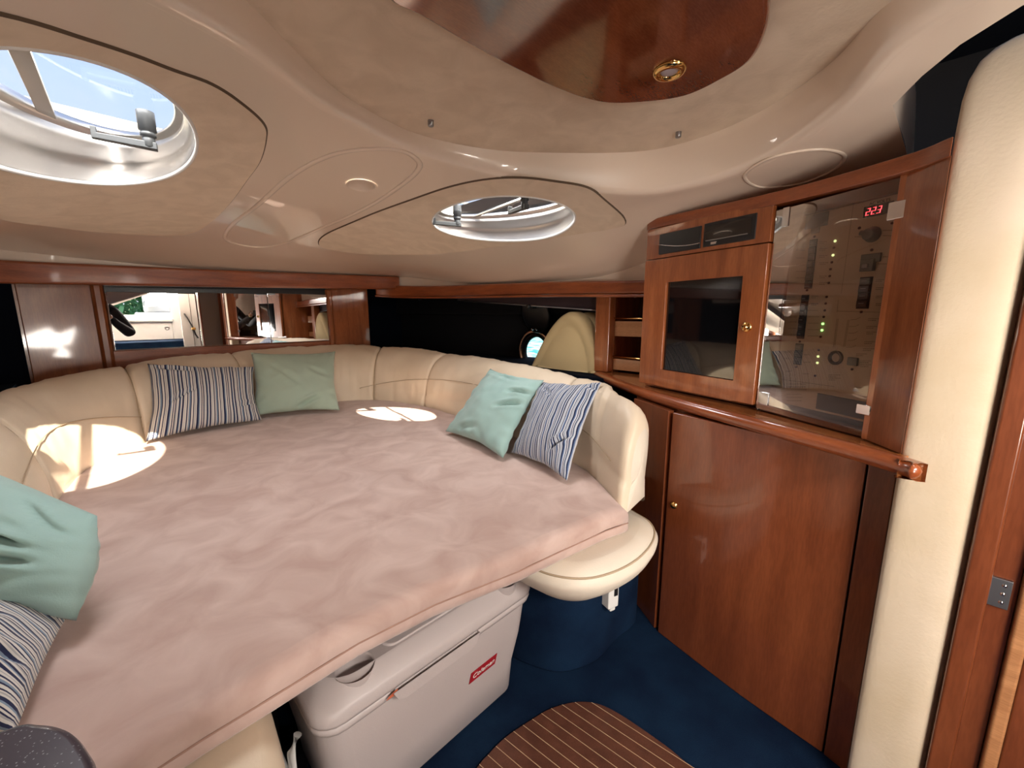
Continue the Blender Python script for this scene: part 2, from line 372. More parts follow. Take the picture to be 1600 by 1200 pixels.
for nm, px in (('ceiling_stud', (673,191)), ('ceiling_stud', (1060,209))):
    c = PZ(px[0], px[1], 1.618)
    sd = setp(lathe(nm, c+Vector((0,0,.004)), (0,0,-1), [(.0075,0),(.0075,.012),(.0065,.0135),(.001,.0138)], GREYM, cap1=True),
              'grey press stud on the suede ceiling, ' + ('farther left from the brass downlight' if px[0] < 800 else 'nearer the brass downlight'), 'stud', 'press studs on the ceiling')
# fabric panels round the hatches
LPp = L2([(0,20),(135,60),(210,85),(270,108),(330,130),(375,159),(411,192),(415,216),(405,252),(384,282),(360,315),(330,345),(300,363),(255,367),(150,361),(60,350),(0,340)])
LPp = crom(LPp+[(-.20,1.62),(-.245,1.3),(-.25,1.02),(-.21,.86),(-.13,.81)], 6, True)
RPp = crom(L2([(498,379),(512,364),(569,339),(644,311),(700,292),(756,280),(812,277),(869,283),(917,292),(944,311),(977,345),(955,356),(887,367),(775,384),(700,394),(644,397),(569,396),(512,388)]), 6, True)
for nm, pl, h, lb_ in (('l', LPp, hatchL, 'beige suede panel round the left roof hatch'), ('r', RPp, hatchR, 'beige suede panel round the right roof hatch, pointed forward')):
    o = sheet('headlining_panel', pl, [offset2(h, .004)], .06, lambda x, y: hz(x, y)-.004, SUEDE, nf=hn, kind='structure'); o['label'] = lb_
    strips('panel_edge', [[(x, y, hz(x, y)-.004) for x, y in pl], [(x, y, hz(x, y)-.001) for x, y in offset2(pl, .003)], [(x, y, hz(x, y)+.001) for x, y in offset2(pl, .004)]], mat('panel_gap', (.12,.08,.05), .9) if 'panel_gap' not in MATS else MATS['panel_gap'], o)
tube('teardrop_ridge', [(p[0], p[1], hz(p[0], p[1])) for p in TD], .009, GRP, ceil, closed=True, n=10, flat=.5)
vc = crom(L2([(1163,275),(1192,252),(1240,238),(1290,234),(1320,244),(1302,266),(1245,288),(1185,292)]), 6, True)
tube('oval_ridge', [(p[0], p[1], hz(p[0], p[1])) for p in vc], .005, GRP, ceil, closed=True, n=8, flat=.6)
o = empty('recessed_light', (dl[0], dl[1], hz(*dl)), 'empty round cream light recess in the teardrop shaped ceiling moulding', 'light')
strips('light_cup', [[(x, y, hz(x, y)-dz) for x, y in offset2(dimple, d)] for d, dz in ((.004,.002),(.001,.004),(-.003,.002),(-.006,-.012),(-.012,-.026),(-.022,-.034),(-.036,-.036))], GRP, o, cap1=True)
# ---- hatches (structure)
def hatch(idx, lp, c, ax, lb_, arms, bars=()):
    w = setp(empty('window_%d' % idx, (c[0], c[1], hz(*c))), lb_, kind='structure')
    ZT = hz(*c)+(.095 if idx == 1 else .048)
    def ring(d, f, dz=0): # f 0 at the deckhead, 1 at the top
        return [(x, y, hz(x, y)*(1-f)+ZT*f+dz) for x, y in offset2(lp, d)]
    strips('trim_ring', [ring(.005,0,-.004), ring(.004,0,-.0065), ring(.001,0,-.007), ring(-.002,0,-.004), ring(-.002,0,.01)], WHITEP, w)
    strips('steel_liner', [ring(-.003,0,.002), ring(-.002,.25), ring(-.007,.42), ring(-.012,.5), ring(-.010,.62), ring(-.018,.74), ring(-.018,.82), ring(-.018,.97)], SATIN, w)
    strips('lid_frame', [ring(-.016,.90), ring(-.024,.94), ring(-.031,.98), ring(-.033,1.05), ring(-.02,1.16), ring(.02,1.1), ring(.02,.95)], SATIN, w)
    gl = offset2(lp, -.029)
    sheet('pane', gl, [], .2, lambda x, y: ZT+.004, GLASS, w, nf=lambda x, y: Vector((0,0,-1)))
    for q, dr, ang in arms:
        q = Vector((q[0], q[1], ZT-(.034 if idx == 1 else .018))); dr = Vector((*dr, 0)).normalized()
        lt = lathe('latch', q, (0,0,-1), [(.017,-.045),(.017,-.004),(.013,-.002),(.015,.002),(.015,.008),(.011,.010),(.012,.014),(.012,.030),(.009,.034),(.001,.035)], LATCHM, w, n=16, cap1=True)
        e = Vector((-dr.y, dr.x, 0)); v = []
        for a, b_, z in ((-.014,-.010,.020),(.095,-.007,.020),(.095,.007,.020),(-.014,.010,.020),(-.014,-.010,.036),(.095,-.007,.033),(.095,.007,.033),(-.014,.010,.036)): v.append(q+dr*a+e*b_+Vector((0,0,-z)))
        mesh('lever', v, BF, LATCHM, lt, bevel=.002)
        v = [q+dr*a+e*b_+Vector((0,0,-z)) for a, b_, z in ((.087,-.007,.008),(.097,-.007,.008),(.097,.007,.008),(.087,.007,.008),(.087,-.007,.033),(.097,-.007,.033),(.097,.007,.033),(.087,.007,.033))]
        mesh('lever_tip', v, BF, LATCHM, lt, bevel=.0015)
    for (p0, p1, wd) in bars:
        k0 = (ZT-.62)/-SUN.z; a = PZ(*p0, .62)-SUN*k0; b = PZ(*p1, .62)-SUN*k0; d = (b-a).normalized(); a0 = a-d*2; tt = []
        for i in range(400):
            q = a0+d*(i*.01)
            if inside((q.x, q.y), offset2(lp, -.006)): tt.append(q)
        if tt:
            e = Vector((-d.y, d.x, 0))*wd; A_, B_ = tt[0], tt[-1]; v = []
            for z in (.0, .008):
                for q in (A_-e, B_-e, B_+e, A_+e): v.append((q.x, q.y, ZT-.004+z))
            mesh('cross_bar', v, BF, SATIN, w, bevel=.002)
    return w, ZT
wL, zL = hatch(1, hatchL, LHc, None, 'left oval roof hatch with steel liner and grey latch levers', [((.135,1.33),(-.9,.15),0),((-.11,1.05),(.3,.9),0)], [((138,722),(124,770),.014)])
wR, zR = hatch(2, hatchR, RHc, None, 'right oval roof hatch with steel liner and grey latch lever', [((1.07,1.38),(-.8,.45),0),((1.06,1.0),(.2,.9),0)], [((600,634),(652,662),.006)])
for w, lp, z in ((wL, hatchL, 0), (wR, hatchR, 0)):       # small H shaped strap clips in the liners
    p = (PP(36,260, Vector((-.055,1.47,1.5)), Vector((.2,1,0))) if w is wL else PP(722,357, Vector((1.06,1.455,1.5)), Vector((-.25,1,0))))
    t_ = Vector((1,-.2,0)).normalized() if w is wL else Vector((1,.25,0)).normalized(); n2 = Vector((-t_.y, t_.x, 0))*-.004
    p = Vector(p); k = 1 if w is wL else .8
    v = []; f = []
    for a0, a1, z0, z1 in ((-.007,-.003,-.008,.008),(.003,.007,-.008,.008),(-.004,.004,-.002,.002)):
        b0 = len(v)
        for s_ in (0, 1):
            for a, zz in ((a0,z0),(a1,z0),(a1,z1),(a0,z1)): v.append(p+t_*a*k+Vector((0,0,zz*k))+n2*(s_*1.0))
        f += [tuple(b0+i for i in q) for q in BF]
    mesh('strap_clip', v, f, WHITEP, w)

# ---- forward bulkhead, mirror, valance
bk = setp(box('wall_front', -.245, 1.365, 2.815, 2.85, .3, 1.45, MAH_V), 'mahogany forward bulkhead', kind='structure')
box('panel', -.235, -.0, 2.795, 2.82, .80, 1.30, MAH_V, bk, .004); box('panel', 1.11, 1.362, 2.795, 2.82, .80, 1.36, MAH_V, bk, .004)
for x0, x1 in ((-.01,.040),(1.072,1.115)):
    tp = 1.30
    v = []
    pr = [(x0,2.83),(x0,2.80),(x0+.006,2.782),(x0+.016,2.775),(x1-.016,2.775),(x1-.006,2.782),(x1,2.80),(x1,2.83)]
    prism('pilaster', pr, .86, tp, MAH_V, bk)
box('rail', .035, 1.075, 2.785, 2.82, .87, .968, MAH_H, bk, .004)
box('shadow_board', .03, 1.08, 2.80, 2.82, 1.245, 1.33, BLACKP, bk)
mr = empty('mirror', (.555, 2.8, .97), 'long three pane mirror on the forward mahogany bulkhead', 'mirror')
for i in range(3):
    x0 = .043+i*.3435
    m_ = box('mirror_pane', x0+.0012, x0+.3423, 2.790-.0006*i, 2.797, .972, 1.252+.008*i, MIRROR, mr, .0015, 1)
# valance board, curved slightly in plan
def sweepbox(name, pth, d, z0, z1, m, parent=None, bevel=.01, kind=None, seg=3):
    P = [Vector(p[:2]) for p in pth]; n = len(P); nr = []
    for i in range(n):
        t = P[min(i+1, n-1)]-P[max(i-1, 0)]; t.normalize(); nr.append(Vector((t.y, -t.x)))
    zz = lambda z, i: z[0]+(z[1]-z[0])*i/(n-1) if isinstance(z, tuple) else z
    rings = [[(P[i].x+nr[i].x*o_*d, P[i].y+nr[i].y*o_*d, zz(z, i)) for o_, z in ((0,z0),(1,z0),(1,z1),(0,z1))] for i in range(n)]
    return strips(name, rings, m, parent, True, True, bevel=bevel, kind=kind)
vp = crom([(-.9,2.40),(-.30,2.62),(.1,2.69),(.55,2.71),(1.0,2.70),(1.52,2.655)], 5)
va = sweepbox('trim_1', vp, .04, (1.252,1.312), (1.345,1.400), MAH_H, bevel=.012)
setp(va, 'glossy mahogany valance beam above the mirror', kind='structure')
# side beam over the starboard shelf
vp2 = crom([(1.40,2.74),(1.50,2.66),(1.57,2.45),(1.60,2.1),(1.605,1.6),(1.60,1.2),(1.60,.95),(1.585,.68)], 6)
b2 = sweepbox('trim_2', vp2, .035, (1.272,1.222), (1.352,1.275), MAH_H, bevel=.010); setp(b2, 'mahogany beam over the dark side shelf', kind='structure')
sweepbox('bead', [(p[0]-.035 if i > 6 else p[0]-.02, p[1]-.02) for i, p in enumerate(vp2)], .010, (1.262,1.208), (1.274,1.220), MAH_H, b2, bevel=.004)
cw = [(p[0]+.02, p[1]+.01) for p in vp2]
cv_ = strips('cove', [[(x, y, z) for x, y in cw] for z in (0, 1)], GRP, None, closed=False)
for k_, v_ in enumerate(cv_.data.vertices): v_.co.z = 1.5 if k_ >= len(cw) else 1.335-.085*k_/len(cw)
setp(cv_, 'cream cove between side beam and ceiling', kind='structure'); cv_.name = 'wall_side_cove'
mx_ = [(1.11-p[0], p[1]) for p in vp2]+[(-.475,.2)]
b3 = sweepbox('trim_6', mx_, -.035, (1.272,1.222), (1.352,1.275), MAH_H, bevel=.010); setp(b3, 'mahogany beam over the left side shelf', kind='structure')
cv3 = strips('wall_left_cove', [[(p[0]-.02, p[1]+.01, z) for p in mx_] for z in (1.24, 1.5)], GRP, None, closed=False); setp(cv3, 'cream cove between left beam and ceiling', kind='structure')
strips('wall_front_upper', [[(p[0], p[1]+.02, z) for p in vp] for z in (1.33, 1.46)], GRP, None, closed=False, kind='structure')['label'] = 'cream strip above the valance beam'
bl = crom([(-.9,2.33),(-.34,2.60),(-.245,2.66)], 4)
# side shelf void starboard
pc = PX(838, 550, 1.895)
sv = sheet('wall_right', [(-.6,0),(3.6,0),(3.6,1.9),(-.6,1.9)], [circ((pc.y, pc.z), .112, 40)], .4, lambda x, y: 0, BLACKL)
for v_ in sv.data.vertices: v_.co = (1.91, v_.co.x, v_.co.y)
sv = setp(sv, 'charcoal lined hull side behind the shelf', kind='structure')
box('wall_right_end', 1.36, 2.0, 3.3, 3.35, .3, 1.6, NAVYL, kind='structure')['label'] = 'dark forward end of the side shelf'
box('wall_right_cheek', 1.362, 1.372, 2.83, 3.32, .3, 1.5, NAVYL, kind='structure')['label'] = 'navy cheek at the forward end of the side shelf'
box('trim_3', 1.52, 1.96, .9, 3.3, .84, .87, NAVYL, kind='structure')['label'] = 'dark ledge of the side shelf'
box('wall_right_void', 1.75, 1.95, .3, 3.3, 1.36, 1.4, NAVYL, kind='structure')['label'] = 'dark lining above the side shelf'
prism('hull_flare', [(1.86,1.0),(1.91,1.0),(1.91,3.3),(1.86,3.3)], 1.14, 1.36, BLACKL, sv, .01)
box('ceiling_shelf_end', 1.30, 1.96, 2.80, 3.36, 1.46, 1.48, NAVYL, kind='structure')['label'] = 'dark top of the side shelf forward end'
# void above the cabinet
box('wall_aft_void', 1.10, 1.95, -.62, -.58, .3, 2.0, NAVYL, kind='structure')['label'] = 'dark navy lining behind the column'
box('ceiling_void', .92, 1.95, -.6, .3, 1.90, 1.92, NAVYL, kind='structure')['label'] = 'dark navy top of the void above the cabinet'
# port side void
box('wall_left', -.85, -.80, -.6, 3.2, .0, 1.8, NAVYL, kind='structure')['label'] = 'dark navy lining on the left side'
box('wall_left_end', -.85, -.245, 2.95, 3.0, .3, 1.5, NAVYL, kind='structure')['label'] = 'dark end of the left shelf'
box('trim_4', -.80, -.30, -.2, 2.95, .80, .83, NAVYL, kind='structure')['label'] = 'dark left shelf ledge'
tube('shelf_bracket', [PX(-2+i*4, 578-i*1.5, -.7) if False else Vector((-.40-.01*i, 2.3+.03*i, .90+.004*i)) for i in range(3)], .004, GREYM, va)

# porthole
ph = setp(empty('window_3', (1.895, 1.70, 1.0)), 'round porthole in the dark side shelf with view of water', kind='structure')
lathe('porthole_rim', pc, (-1,0,0), [(.140,-.01),(.140,.012),(.132,.020),(.118,.020),(.112,.012),(.110,-.01)], mat('rosy_steel', (.85,.62,.48), .2, metal=1), ph, n=40)
lathe('rubber_seal', pc, (-1,0,0), [(.111,-.01),(.109,.012),(.095,.010),(.090,-.01)], BLACKP, ph, n=40)
lathe('pane', pc, (-1,0,0), [(.094,0),(.001,0)], GLASS, ph, n=40)
cv = setp(empty('deadlight_cover', pc+Vector((-.06,0,.2)), 'black round porthole cover hinged up over the porthole', 'cover'))
qc = PX(838, 492, 1.85)
cvr = lathe('disc', qc, (-1,0,-.25), [(.11,0),(.11,.010),(.10,.014),(.001,.014)], BLACKP, cv, n=36, cap0=True)
for dy in (-.016, .016): lathe('rivet', qc+Vector((-.022,dy,-.085)), (-1,0,0), [(.006,-.01),(.006,.003),(.001,.005)], CHROME, cvr, n=10)
lathe('knob', PX(832,478,1.80), (-1,0,0), [(.014,-.03),(.014,.006),(.010,.010),(.001,.011)], BLACKP, cvr, n=14)
# blind
bp = [(1.66,2.9),(1.66,2.0),(1.66,1.15)]
blr = empty('roller_blind', (1.68,1.9,1.2), 'brown purple blind drawn up under the side beam', 'blind')
mesh('blind_fabric', [(1.66,2.15,1.235),(1.66,1.08,1.165),(1.66,1.08,1.26),(1.66,2.15,1.30),(1.672,2.15,1.235),(1.672,1.08,1.165),(1.672,1.08,1.26),(1.672,2.15,1.30)], BF, BLIND, blr)
tube('bottom_rail', [(1.655,2.15,1.232),(1.655,1.08,1.162)], .0045, GREYM, blr)
lathe('pull_knob', (1.645,1.52,1.185), (-1,0,0), [(.010,-.01),(.013,.0),(.010,.008),(.001,.010)], BLACKP, blr, n=14)
hk = setp(lathe('shelf_hook', PX(656,466,1.75), (0,0,-1), [(.010,-.02),(.010,.004),(.014,.008),(.010,.018),(.001,.020)], BLACKP, n=12, cap0=True), 'small black catch under the beam at the forward end of the side shelf', 'hook')

# column and door frame (aft starboard)
cl = [(1.34,.006),(1.20,.005),(1.10,.004),(1.064,.003),(1.055,-.004),(1.051,-.02),(1.048,-.05),(1.048,-.08),(1.058,-.100),(1.10,-.110),(1.34,-.12)]
cl = crom(cl, 3)
def colz(i, k): return 0
zs = [FL, .5, .9, 1.2, 1.42, 1.50, 1.53, 1.553, 1.567, 1.574, 1.578]
insets = [0,0,0,0,0,.002,.007,.018,.036,.055,.08]
rings = []
cc = Vector((1.25,-.10))
for z, i_ in zip(zs, insets):
    rings.append([(cc.x+(p[0]-cc.x)*(1-i_*.9), cc.y+(p[1]-cc.y)*(1-min(.9, i_*7.5)), z) for p in cl])
colm = strips('trim_5', rings, SUEDE_L, None, cap1=True); setp(colm, 'rounded beige suede column beside the cabinet', kind='structure')
yA = PX(1546,925,1.045).y; yB = PX(1592,925,1.06).y
dfr = setp(box('door_1', 1.040, 1.105, yA, -.104, FL, 1.9, MAH_D, bevel=.005), 'dark mahogany door frame post at the right edge', kind='structure')
box('door_edge', 1.062, 1.10, yB, yA-.001, FL, 1.9, MAH_D, dfr, .002)
box('door_moulding', 1.048, 1.10, yB-.02, yB-.001, FL, 1.9, MAH_L, dfr, .005)
box('door_panel', 1.056, 1.10, yB-.16, yB-.021, FL, 1.9, MAH_D, dfr, .003)
hp = PX(1561, 926, 1.058)
hg = box('hinge', 1.0555, 1.0625, hp.y-.013, yA+.002, hp.z-.027, hp.z+.027, GREYM, dfr, .001)
for dz in (-.016, 0, .016): lathe('screw', (1.0555, hp.y-.004, hp.z+dz), (-1,0,0), [(.0035,0),(.0025,.0012),(.0005,.0012)], CHROME, hg, n=8)

# ============================================================ SOFA
ST = [((-.27,.20),(-.45,.20,.855)),((-.225,1.0),(-.40,1.0,.86)),((-.165,1.60),(-.32,1.75,.872)),((-.10,2.0),(-.20,2.22,.893)),((.08,2.26),(.06,2.52,.915)),((.30,2.39),(.28,2.66,.925)),((.56,2.455),(.56,2.715,.933)),((.83,2.50),(.88,2.735,.935)),
      ((1.06,2.47),(1.20,2.70,.932)),((1.24,2.25),(1.40,2.32,.920)),((1.297,1.85),(1.455,1.80,.905)),((1.26,1.35),(1.40,1.30,.898)),((1.168,.85),(1.295,.86,.893)),((1.07,.66),(1.19,.69,.885)),((.985,.545),(1.12,.553,.862))]
SM = crom([(*b, *c_) for b, c_ in [((b[0], b[1]), c) for b, c in ST]] if False else [Vector((b[0], b[1], c[0], c[1], c[2])) for b, c in ST], 20)
arc = [0]
for i in range(1, len(SM)): arc.append(arc[-1]+((SM[i][0]+SM[i][2])/2-(SM[i-1][0]+SM[i-1][2])/2)**2**.5 if False else arc[-1]+math.hypot((SM[i][0]+SM[i][2]-SM[i-1][0]-SM[i-1][2])/2, (SM[i][1]+SM[i][3]-SM[i-1][1]-SM[i-1][3])/2))
TOT = arc[-1]
def stn(s):
    s = max(0, min(TOT, s)); i = 0
    lo, hi = 0, len(arc)-1
    while hi-lo > 1:
        m_ = (lo+hi)//2
        if arc[m_] <= s: lo = m_
        else: hi = m_
    t = (s-arc[lo])/(arc[hi]-arc[lo]); return SM[lo].lerp(SM[hi], t)
SP = crom([(-.02,-.22),(-.05,0),(-.02,.22),(.06,.45),(.20,.68),(.45,.88),(.78,.985),(1.0,1.0),(1.18,.95),(1.30,.80),(1.34,.5),(1.32,-.2)], 4)
ZB = .60
def sofapt(v, q, z, n_out):
    b = Vector((v[0], v[1])); c_ = Vector((v[2], v[3])); d = c_-b
    zt = v[4]
    p = b+d*q; zz = ZB+(zt-ZB)*z
    m_ = b+d*.8; dirp = Vector((p.x-m_.x, p.y-m_.y, zz-(ZB+.05))); dirp.normalize()
    return Vector((p.x, p.y, zz))+dirp*n_out
sofa = empty('corner_sofa', (.56, 1.6, FL), 'cream leather wraparound sofa lining the bow around the pink mattress', 'sofa')
def sofa_panel(s0, s1, endcap=False):
    L_ = s1-s0; n = max(10, int(L_/.02)); rings = []
    ts = [0,.004,.010,.018]+[.018+(L_-.036)*k/n for k in range(1, n)]+[L_-.018,L_-.010,L_-.004,L_]
    for t in ts:
        e = min(t, L_-t); g = -.014*math.exp(-(e/.009)**2) + .010*(1-math.exp(-(e/.08)))
        v = stn(s0+t); r_ = []
        for k, sp in enumerate(SP):
            w_ = .006*noise.noise(Vector(((s0+t)*9, k*.25, 3.1)))+.0045*noise.noise(Vector(((s0+t)*30, k*.12+ (s0+t)*12, 7)))*(1 if k < 34 else 0)
            hs = -.006*math.exp(-((sp[1]-.30)/.035)**2) if k < 16 and s0 > 3.0 else 0
            cp = 0
            if endcap:
                ee = L_-t
                if ee < .05: cp = -.05*(1-math.sqrt(max(0, 1-((.05-ee)/.05)**2)))
            r_.append(sofapt(v, sp[0], sp[1], g*(0 if endcap and t > L_/2 else 1)+w_+hs+cp))
        rings.append(r_)
    o = strips('backrest_panel', rings, LEATHER, sofa, closed=False, cap0=False, cap1=False)
    if endcap:
        r_ = rings[-1]; cen = sum((Vector(p) for p in r_), Vector((0,0,0)))/len(r_)
        rr = [r_, [Vector(p).lerp(cen, .5)+Vector((-.002,-.012,0)) for p in r_], [cen+Vector((-.002,-.014,0)) for p in r_]]
        strips('end_cap', rr, LEATHER_W, sofa, closed=True)
    return o
def s_at(px, py, z):        # arc position nearest to a point on the bed edge
    w = PZ(px, py, z); return min((math.hypot(SM[i][0]-w.x, SM[i][1]-w.y), arc[i]) for i in range(len(arc)))[1]
seams = [0, s_at(85,780,.62)-.38, s_at(85,780,.62), s_at(212,690,.62), s_at(395,650,.62), s_at(576,628,.62), s_at(665,632,.62)+.02, s_at(880,700,.62)+.02, TOT]
seams = sorted(seams)
for i in range(len(seams)-1): sofa_panel(seams[i], seams[i+1], i == len(seams)-2)
for s_ in seams[1:-1]:
    tube('piping', [sofapt(stn(s_), sp[0], sp[1], -.012) for sp in SP[:44]], .0022, THREAD, sofa, n=6)
# stitched curved seam along the lower backrest
for a, b_ in ((seams[2]-.5, seams[3]),(seams[5]-.1, TOT-.1)):
    tube('stitching', [sofapt(stn(a+(b_-a)*k/60), *(lambda f: tuple(SP[int(f)].lerp(SP[int(f)+1], f-int(f))))(9+6*math.sin(math.pi*k/60*.9)), .0125) for k in range(61)], .0016, THREAD, sofa, n=5)
# seat lobes
def rings_blob(name, plan, lv, m, parent, wr=0, cap0=True, cap1=True):
    pl = crom(plan, 8, True)
    if area2(pl) < 0: pl = pl[::-1]
    rg = []
    for z, d, w in lv:
        q = offset2(pl, d); n = len(q)
        rg.append([(x, y, z+w*.010*math.sin(i*1.45)+w*.004*math.sin(i*.7)) for i, (x, y) in enumerate(offset2(q, 0))] if w == 0 else [(offset2(q, .005*w*math.sin(i*1.9))[i][0], offset2(q, .005*w*math.sin(i*1.9))[i][1], z+w*.004*math.sin(i*1.9)) for i in range(n)])
    return strips(name, rg, m, parent, cap0, cap1)
RL = [(1.125,.585),(1.085,.50),(.99,.458),(.86,.455),(.745,.50),(.69,.60),(.70,.76),(.84,1.0),(1.1,1.25),(1.24,1.2),(1.19,.85)]
LV = [(.412,-.14,0),(.412,-.10,1.6),(.416,-.075,1.8),(.43,-.05,1),(.455,-.022,.3),(.48,.0,0),(.502,.010,0),(.515,.012,0),(.528,.002,0),(.532,-.002,0),(.540,-.012,0),(.547,-.04,0)]
rings_blob('seat_cushion', RL, LV, LEATHER_W, sofa)
tube('seat_piping', [(x, y, .530) for x, y in offset2(crom(RL, 8, True), .002 if area2(RL) > 0 else .002)], .0025, THREAD, sofa, closed=True, n=6)
LLp = [(-.1,.44),(.02,.46),(.09,.52),(.115,.64),(.11,.8),(.02,1.1),(-.2,1.3),(-.3,1.0),(-.3,.6)]
rings_blob('seat_cushion', LLp, [(.14,-.02,0),(.15,-.005,0),(.30,0,0),(.42,.006,0),(.50,.006,0),(.53,0,0),(.545,-.02,0)], LEATHER, sofa)
prism('plinth', offset2(crom([(1.27,.66),(1.06,.60),(.93,.61),(.83,.69),(.80,.9),(1.0,1.2),(1.25,1.3)], 5, True), 0), FL, .41, CARPET, sofa, .01)
prism('plinth', [(-.3,.55),(.05,.55),(.05,1.2),(-.3,1.3)], FL, .2, CARPET, sofa, .01)
prism('plinth', [(-.3,1.3),(-.1,1.9),(.2,2.3),(.56,2.4),(1.0,2.35),(1.2,2.0),(1.3,1.3),(1.0,1.3),(.9,1.8),(.56,2.0),(.2,1.8),(.05,1.2)], FL, .53, CARPET, sofa, .01)

# ============================================================ MATTRESS on table board
ZM = .62
front = [PZ(*p, ZM)[:2] for p in [(980,801),(950,808),(880,838),(813,868),(680,918),(560,975),(420,1057),(315,1117),(224,1197)]]
front = [(x, y) for x, y in front]
bedge = [(stn(TOT-k*(TOT-.35)/60)[0], stn(TOT-k*(TOT-.35)/60)[1]) for k in range(2, 61)]
# stay just inside the backrest
MP = [(.968,.515)]+[(p[0], p[1]) for p in bedge if p[1] > .60]+[(-.10,.66),(-.06,.618)]+[(p[0], p[1]+.004) for p in front[::-1][1:-1]]
def clean(pl, d=.018):
    out = [pl[0]]
    for p in pl[1:]:
        if math.hypot(p[0]-out[-1][0], p[1]-out[-1][1]) > d: out.append(p)
    return out
MP = clean(MP)
if area2(MP) < 0: MP = MP[::-1]
def dens(pl, d=.03):
    o = []
    for i in range(len(pl)):
        a = Vector(pl[i][:2]); b = Vector(pl[(i+1) % len(pl)][:2]); n = max(1, int((b-a).length/d))
        for k in range(n): o.append(tuple(a.lerp(b, k/n)))
    return o
MP = dens(MP)
mt = empty('mattress', (.56, 1.4, .55), 'pink suede covered mattress filling the bow berth', 'mattress')
ins = offset2(MP, -.030)
def mzf(x, y): return ZM+.0035*noise.noise(Vector((x*5, y*5, 0)))+.0022*noise.noise(Vector((x*14+y*4, y*12, 2)))
sheet('mattress_top', ins, [], .03, mzf, PINK, mt, up=True)
pr = [(-.030,0),(-.020,-.001),(-.010,-.004),(-.003,-.010),(0,-.018),(.001,-.030),(-.001,-.040)]
strips('mattress_border', [[(x, y, mzf(x, y)+dz) for x, y in offset2(MP, d)] for d, dz in pr], PINK, mt)
tube('border_piping', [(x, y, ZM-.041) for x, y in offset2(MP, -.0005)], .0017, mat('pink_thread', (.36,.22,.17), .9), mt, closed=True, n=6)
strips('lower_border', [[(x, y, ZM+dz) for x, y in offset2(MP, d)] for d, dz in ((-.001,-.041),(.001,-.050),(0,-.062),(-.006,-.070),(-.03,-.073))], PINK, mt, cap1=True)
tb = empty('berth_table', (.55, 1.1, FL), 'dark table under the mattress carrying the berth', 'table')
prism('table_board', offset2(MP, -.06), .525, .546, MAH_D, tb) if False else box('table_board', .16, .66, .72, 1.9, .528, .546, MAH_D, tb, .005)
lathe('table_leg', (.16, .98, FL), (0,0,1), [(.09,0),(.09,.012),(.03,.03),(.028,.45)], BLACKP, tb, cap1=True)

# ============================================================ CUSHIONS
def pillow(name, C4, th, m, label, grp, seed, pinch=.09, fl=1.0, folds=None, uvflip=False, n=44, pa=.05):
    TL, TR, BR, BL = [Vector(c_) for c_ in C4]
    nrm = (TR-TL).cross(BL-TL).normalized()
    cen = (TL+TR+BR+BL)/4
    if nrm.dot(O-cen) < 0: nrm = -nrm
    v = []; uv = []; f = []
    sz = ((TR-TL).length+(BL-TL).length)/2
    for side in (1, -1):
        for j in range(n+1):
            for i in range(n+1):
                s_, t_ = i/n, j/n
                ws = math.sin(math.pi*s_); wt = math.sin(math.pi*t_)
                a = .5+(s_-.5)*(1-pinch*wt*(1+.3*noise.noise(Vector((t_*4, seed, 0))))); b_ = .5+(t_-.5)*(1-pinch*ws*(1+.3*noise.noise(Vector((s_*4, seed, 5)))))
                p = TL.lerp(TR, a).lerp(BL.lerp(BR, a), b_)
                h = th*(max(0, ws*wt)**.48)*(1 if side > 0 else .7)
                ed = min(s_, 1-s_, t_, 1-t_)
                wr = noise.noise(Vector((s_*3+seed, t_*3, seed*.7)))*.10*th+noise.noise(Vector((s_*9+t_*5, t_*7-s_*3, seed*1.3)))*.07*th
                # gathered pleats running in from the seams
                fr = math.exp(-(ed/.13)**2)*(min(1, ed/.03))
                pl_ = math.sin((s_ if min(t_, 1-t_) < min(s_, 1-s_) else t_)*34+seed+3*noise.noise(Vector((s_*5, t_*5, seed))))*pa*th*fr
                if folds:
                    for (x0, y0, x1, y1, dp, wd) in folds:
                        A = Vector((x0, y0)); B = Vector((x1, y1)); Q = Vector((s_, t_)); k = max(0, min(1, (Q-A).dot(B-A)/(B-A).length_squared)); dd = (Q-(A+(B-A)*k)).length
                        tap = math.sin(math.pi*min(.98, max(.05, k)))
                        wr -= dp*th*math.exp(-(dd/wd)**2)*tap - .5*dp*th*math.exp(-((dd-2.0*wd)/wd)**2)*tap
                e = min(1, ed/.02)
                p = p+nrm*side*(h+(wr+pl_)*e)
                v.append(p); uv.append((t_, s_) if uvflip else (s_, t_))
        b0 = 0 if side > 0 else (n+1)**2
        for j in range(n):
            for i in range(n):
                q = (b0+j*(n+1)+i, b0+j*(n+1)+i+1, b0+(j+1)*(n+1)+i+1, b0+(j+1)*(n+1)+i)
                f.append(q if side < 0 else q[::-1])
    o = mesh(name, v, f, m, None, smooth=True, uv=uv)
    w = o.modifiers.new('w', 'WELD'); w.merge_threshold = .0004
    return setp(o, label, 'cushion', grp)
G = 'scatter cushions on the berth'
pillow('scatter_cushion', (PY(230,568,2.44), PY(397,573,2.44), PZ(409,656,.635), PZ(228,690,.635)), .062, STRIPE, 'navy and white striped cushion against the bow backrest, left of the sage green one', G, 1.3, folds=[(.12,.62,.38,.45,.3,.02),(.78,.78,1,.7,.25,.02),(.02,.05,.4,.12,.3,.03)])
pillow('scatter_cushion', (PY(392,551,2.48), PY(524,549,2.46), PZ(531,641,.635), PZ(394,651,.64)), .065, TEALG, 'sage green cushion against the bow backrest beside a striped one', G, 4.1, folds=[(.45,.98,.75,.80,.35,.025),(.15,.2,.55,.65,.12,.03),(.6,.3,.95,.5,.12,.03)])
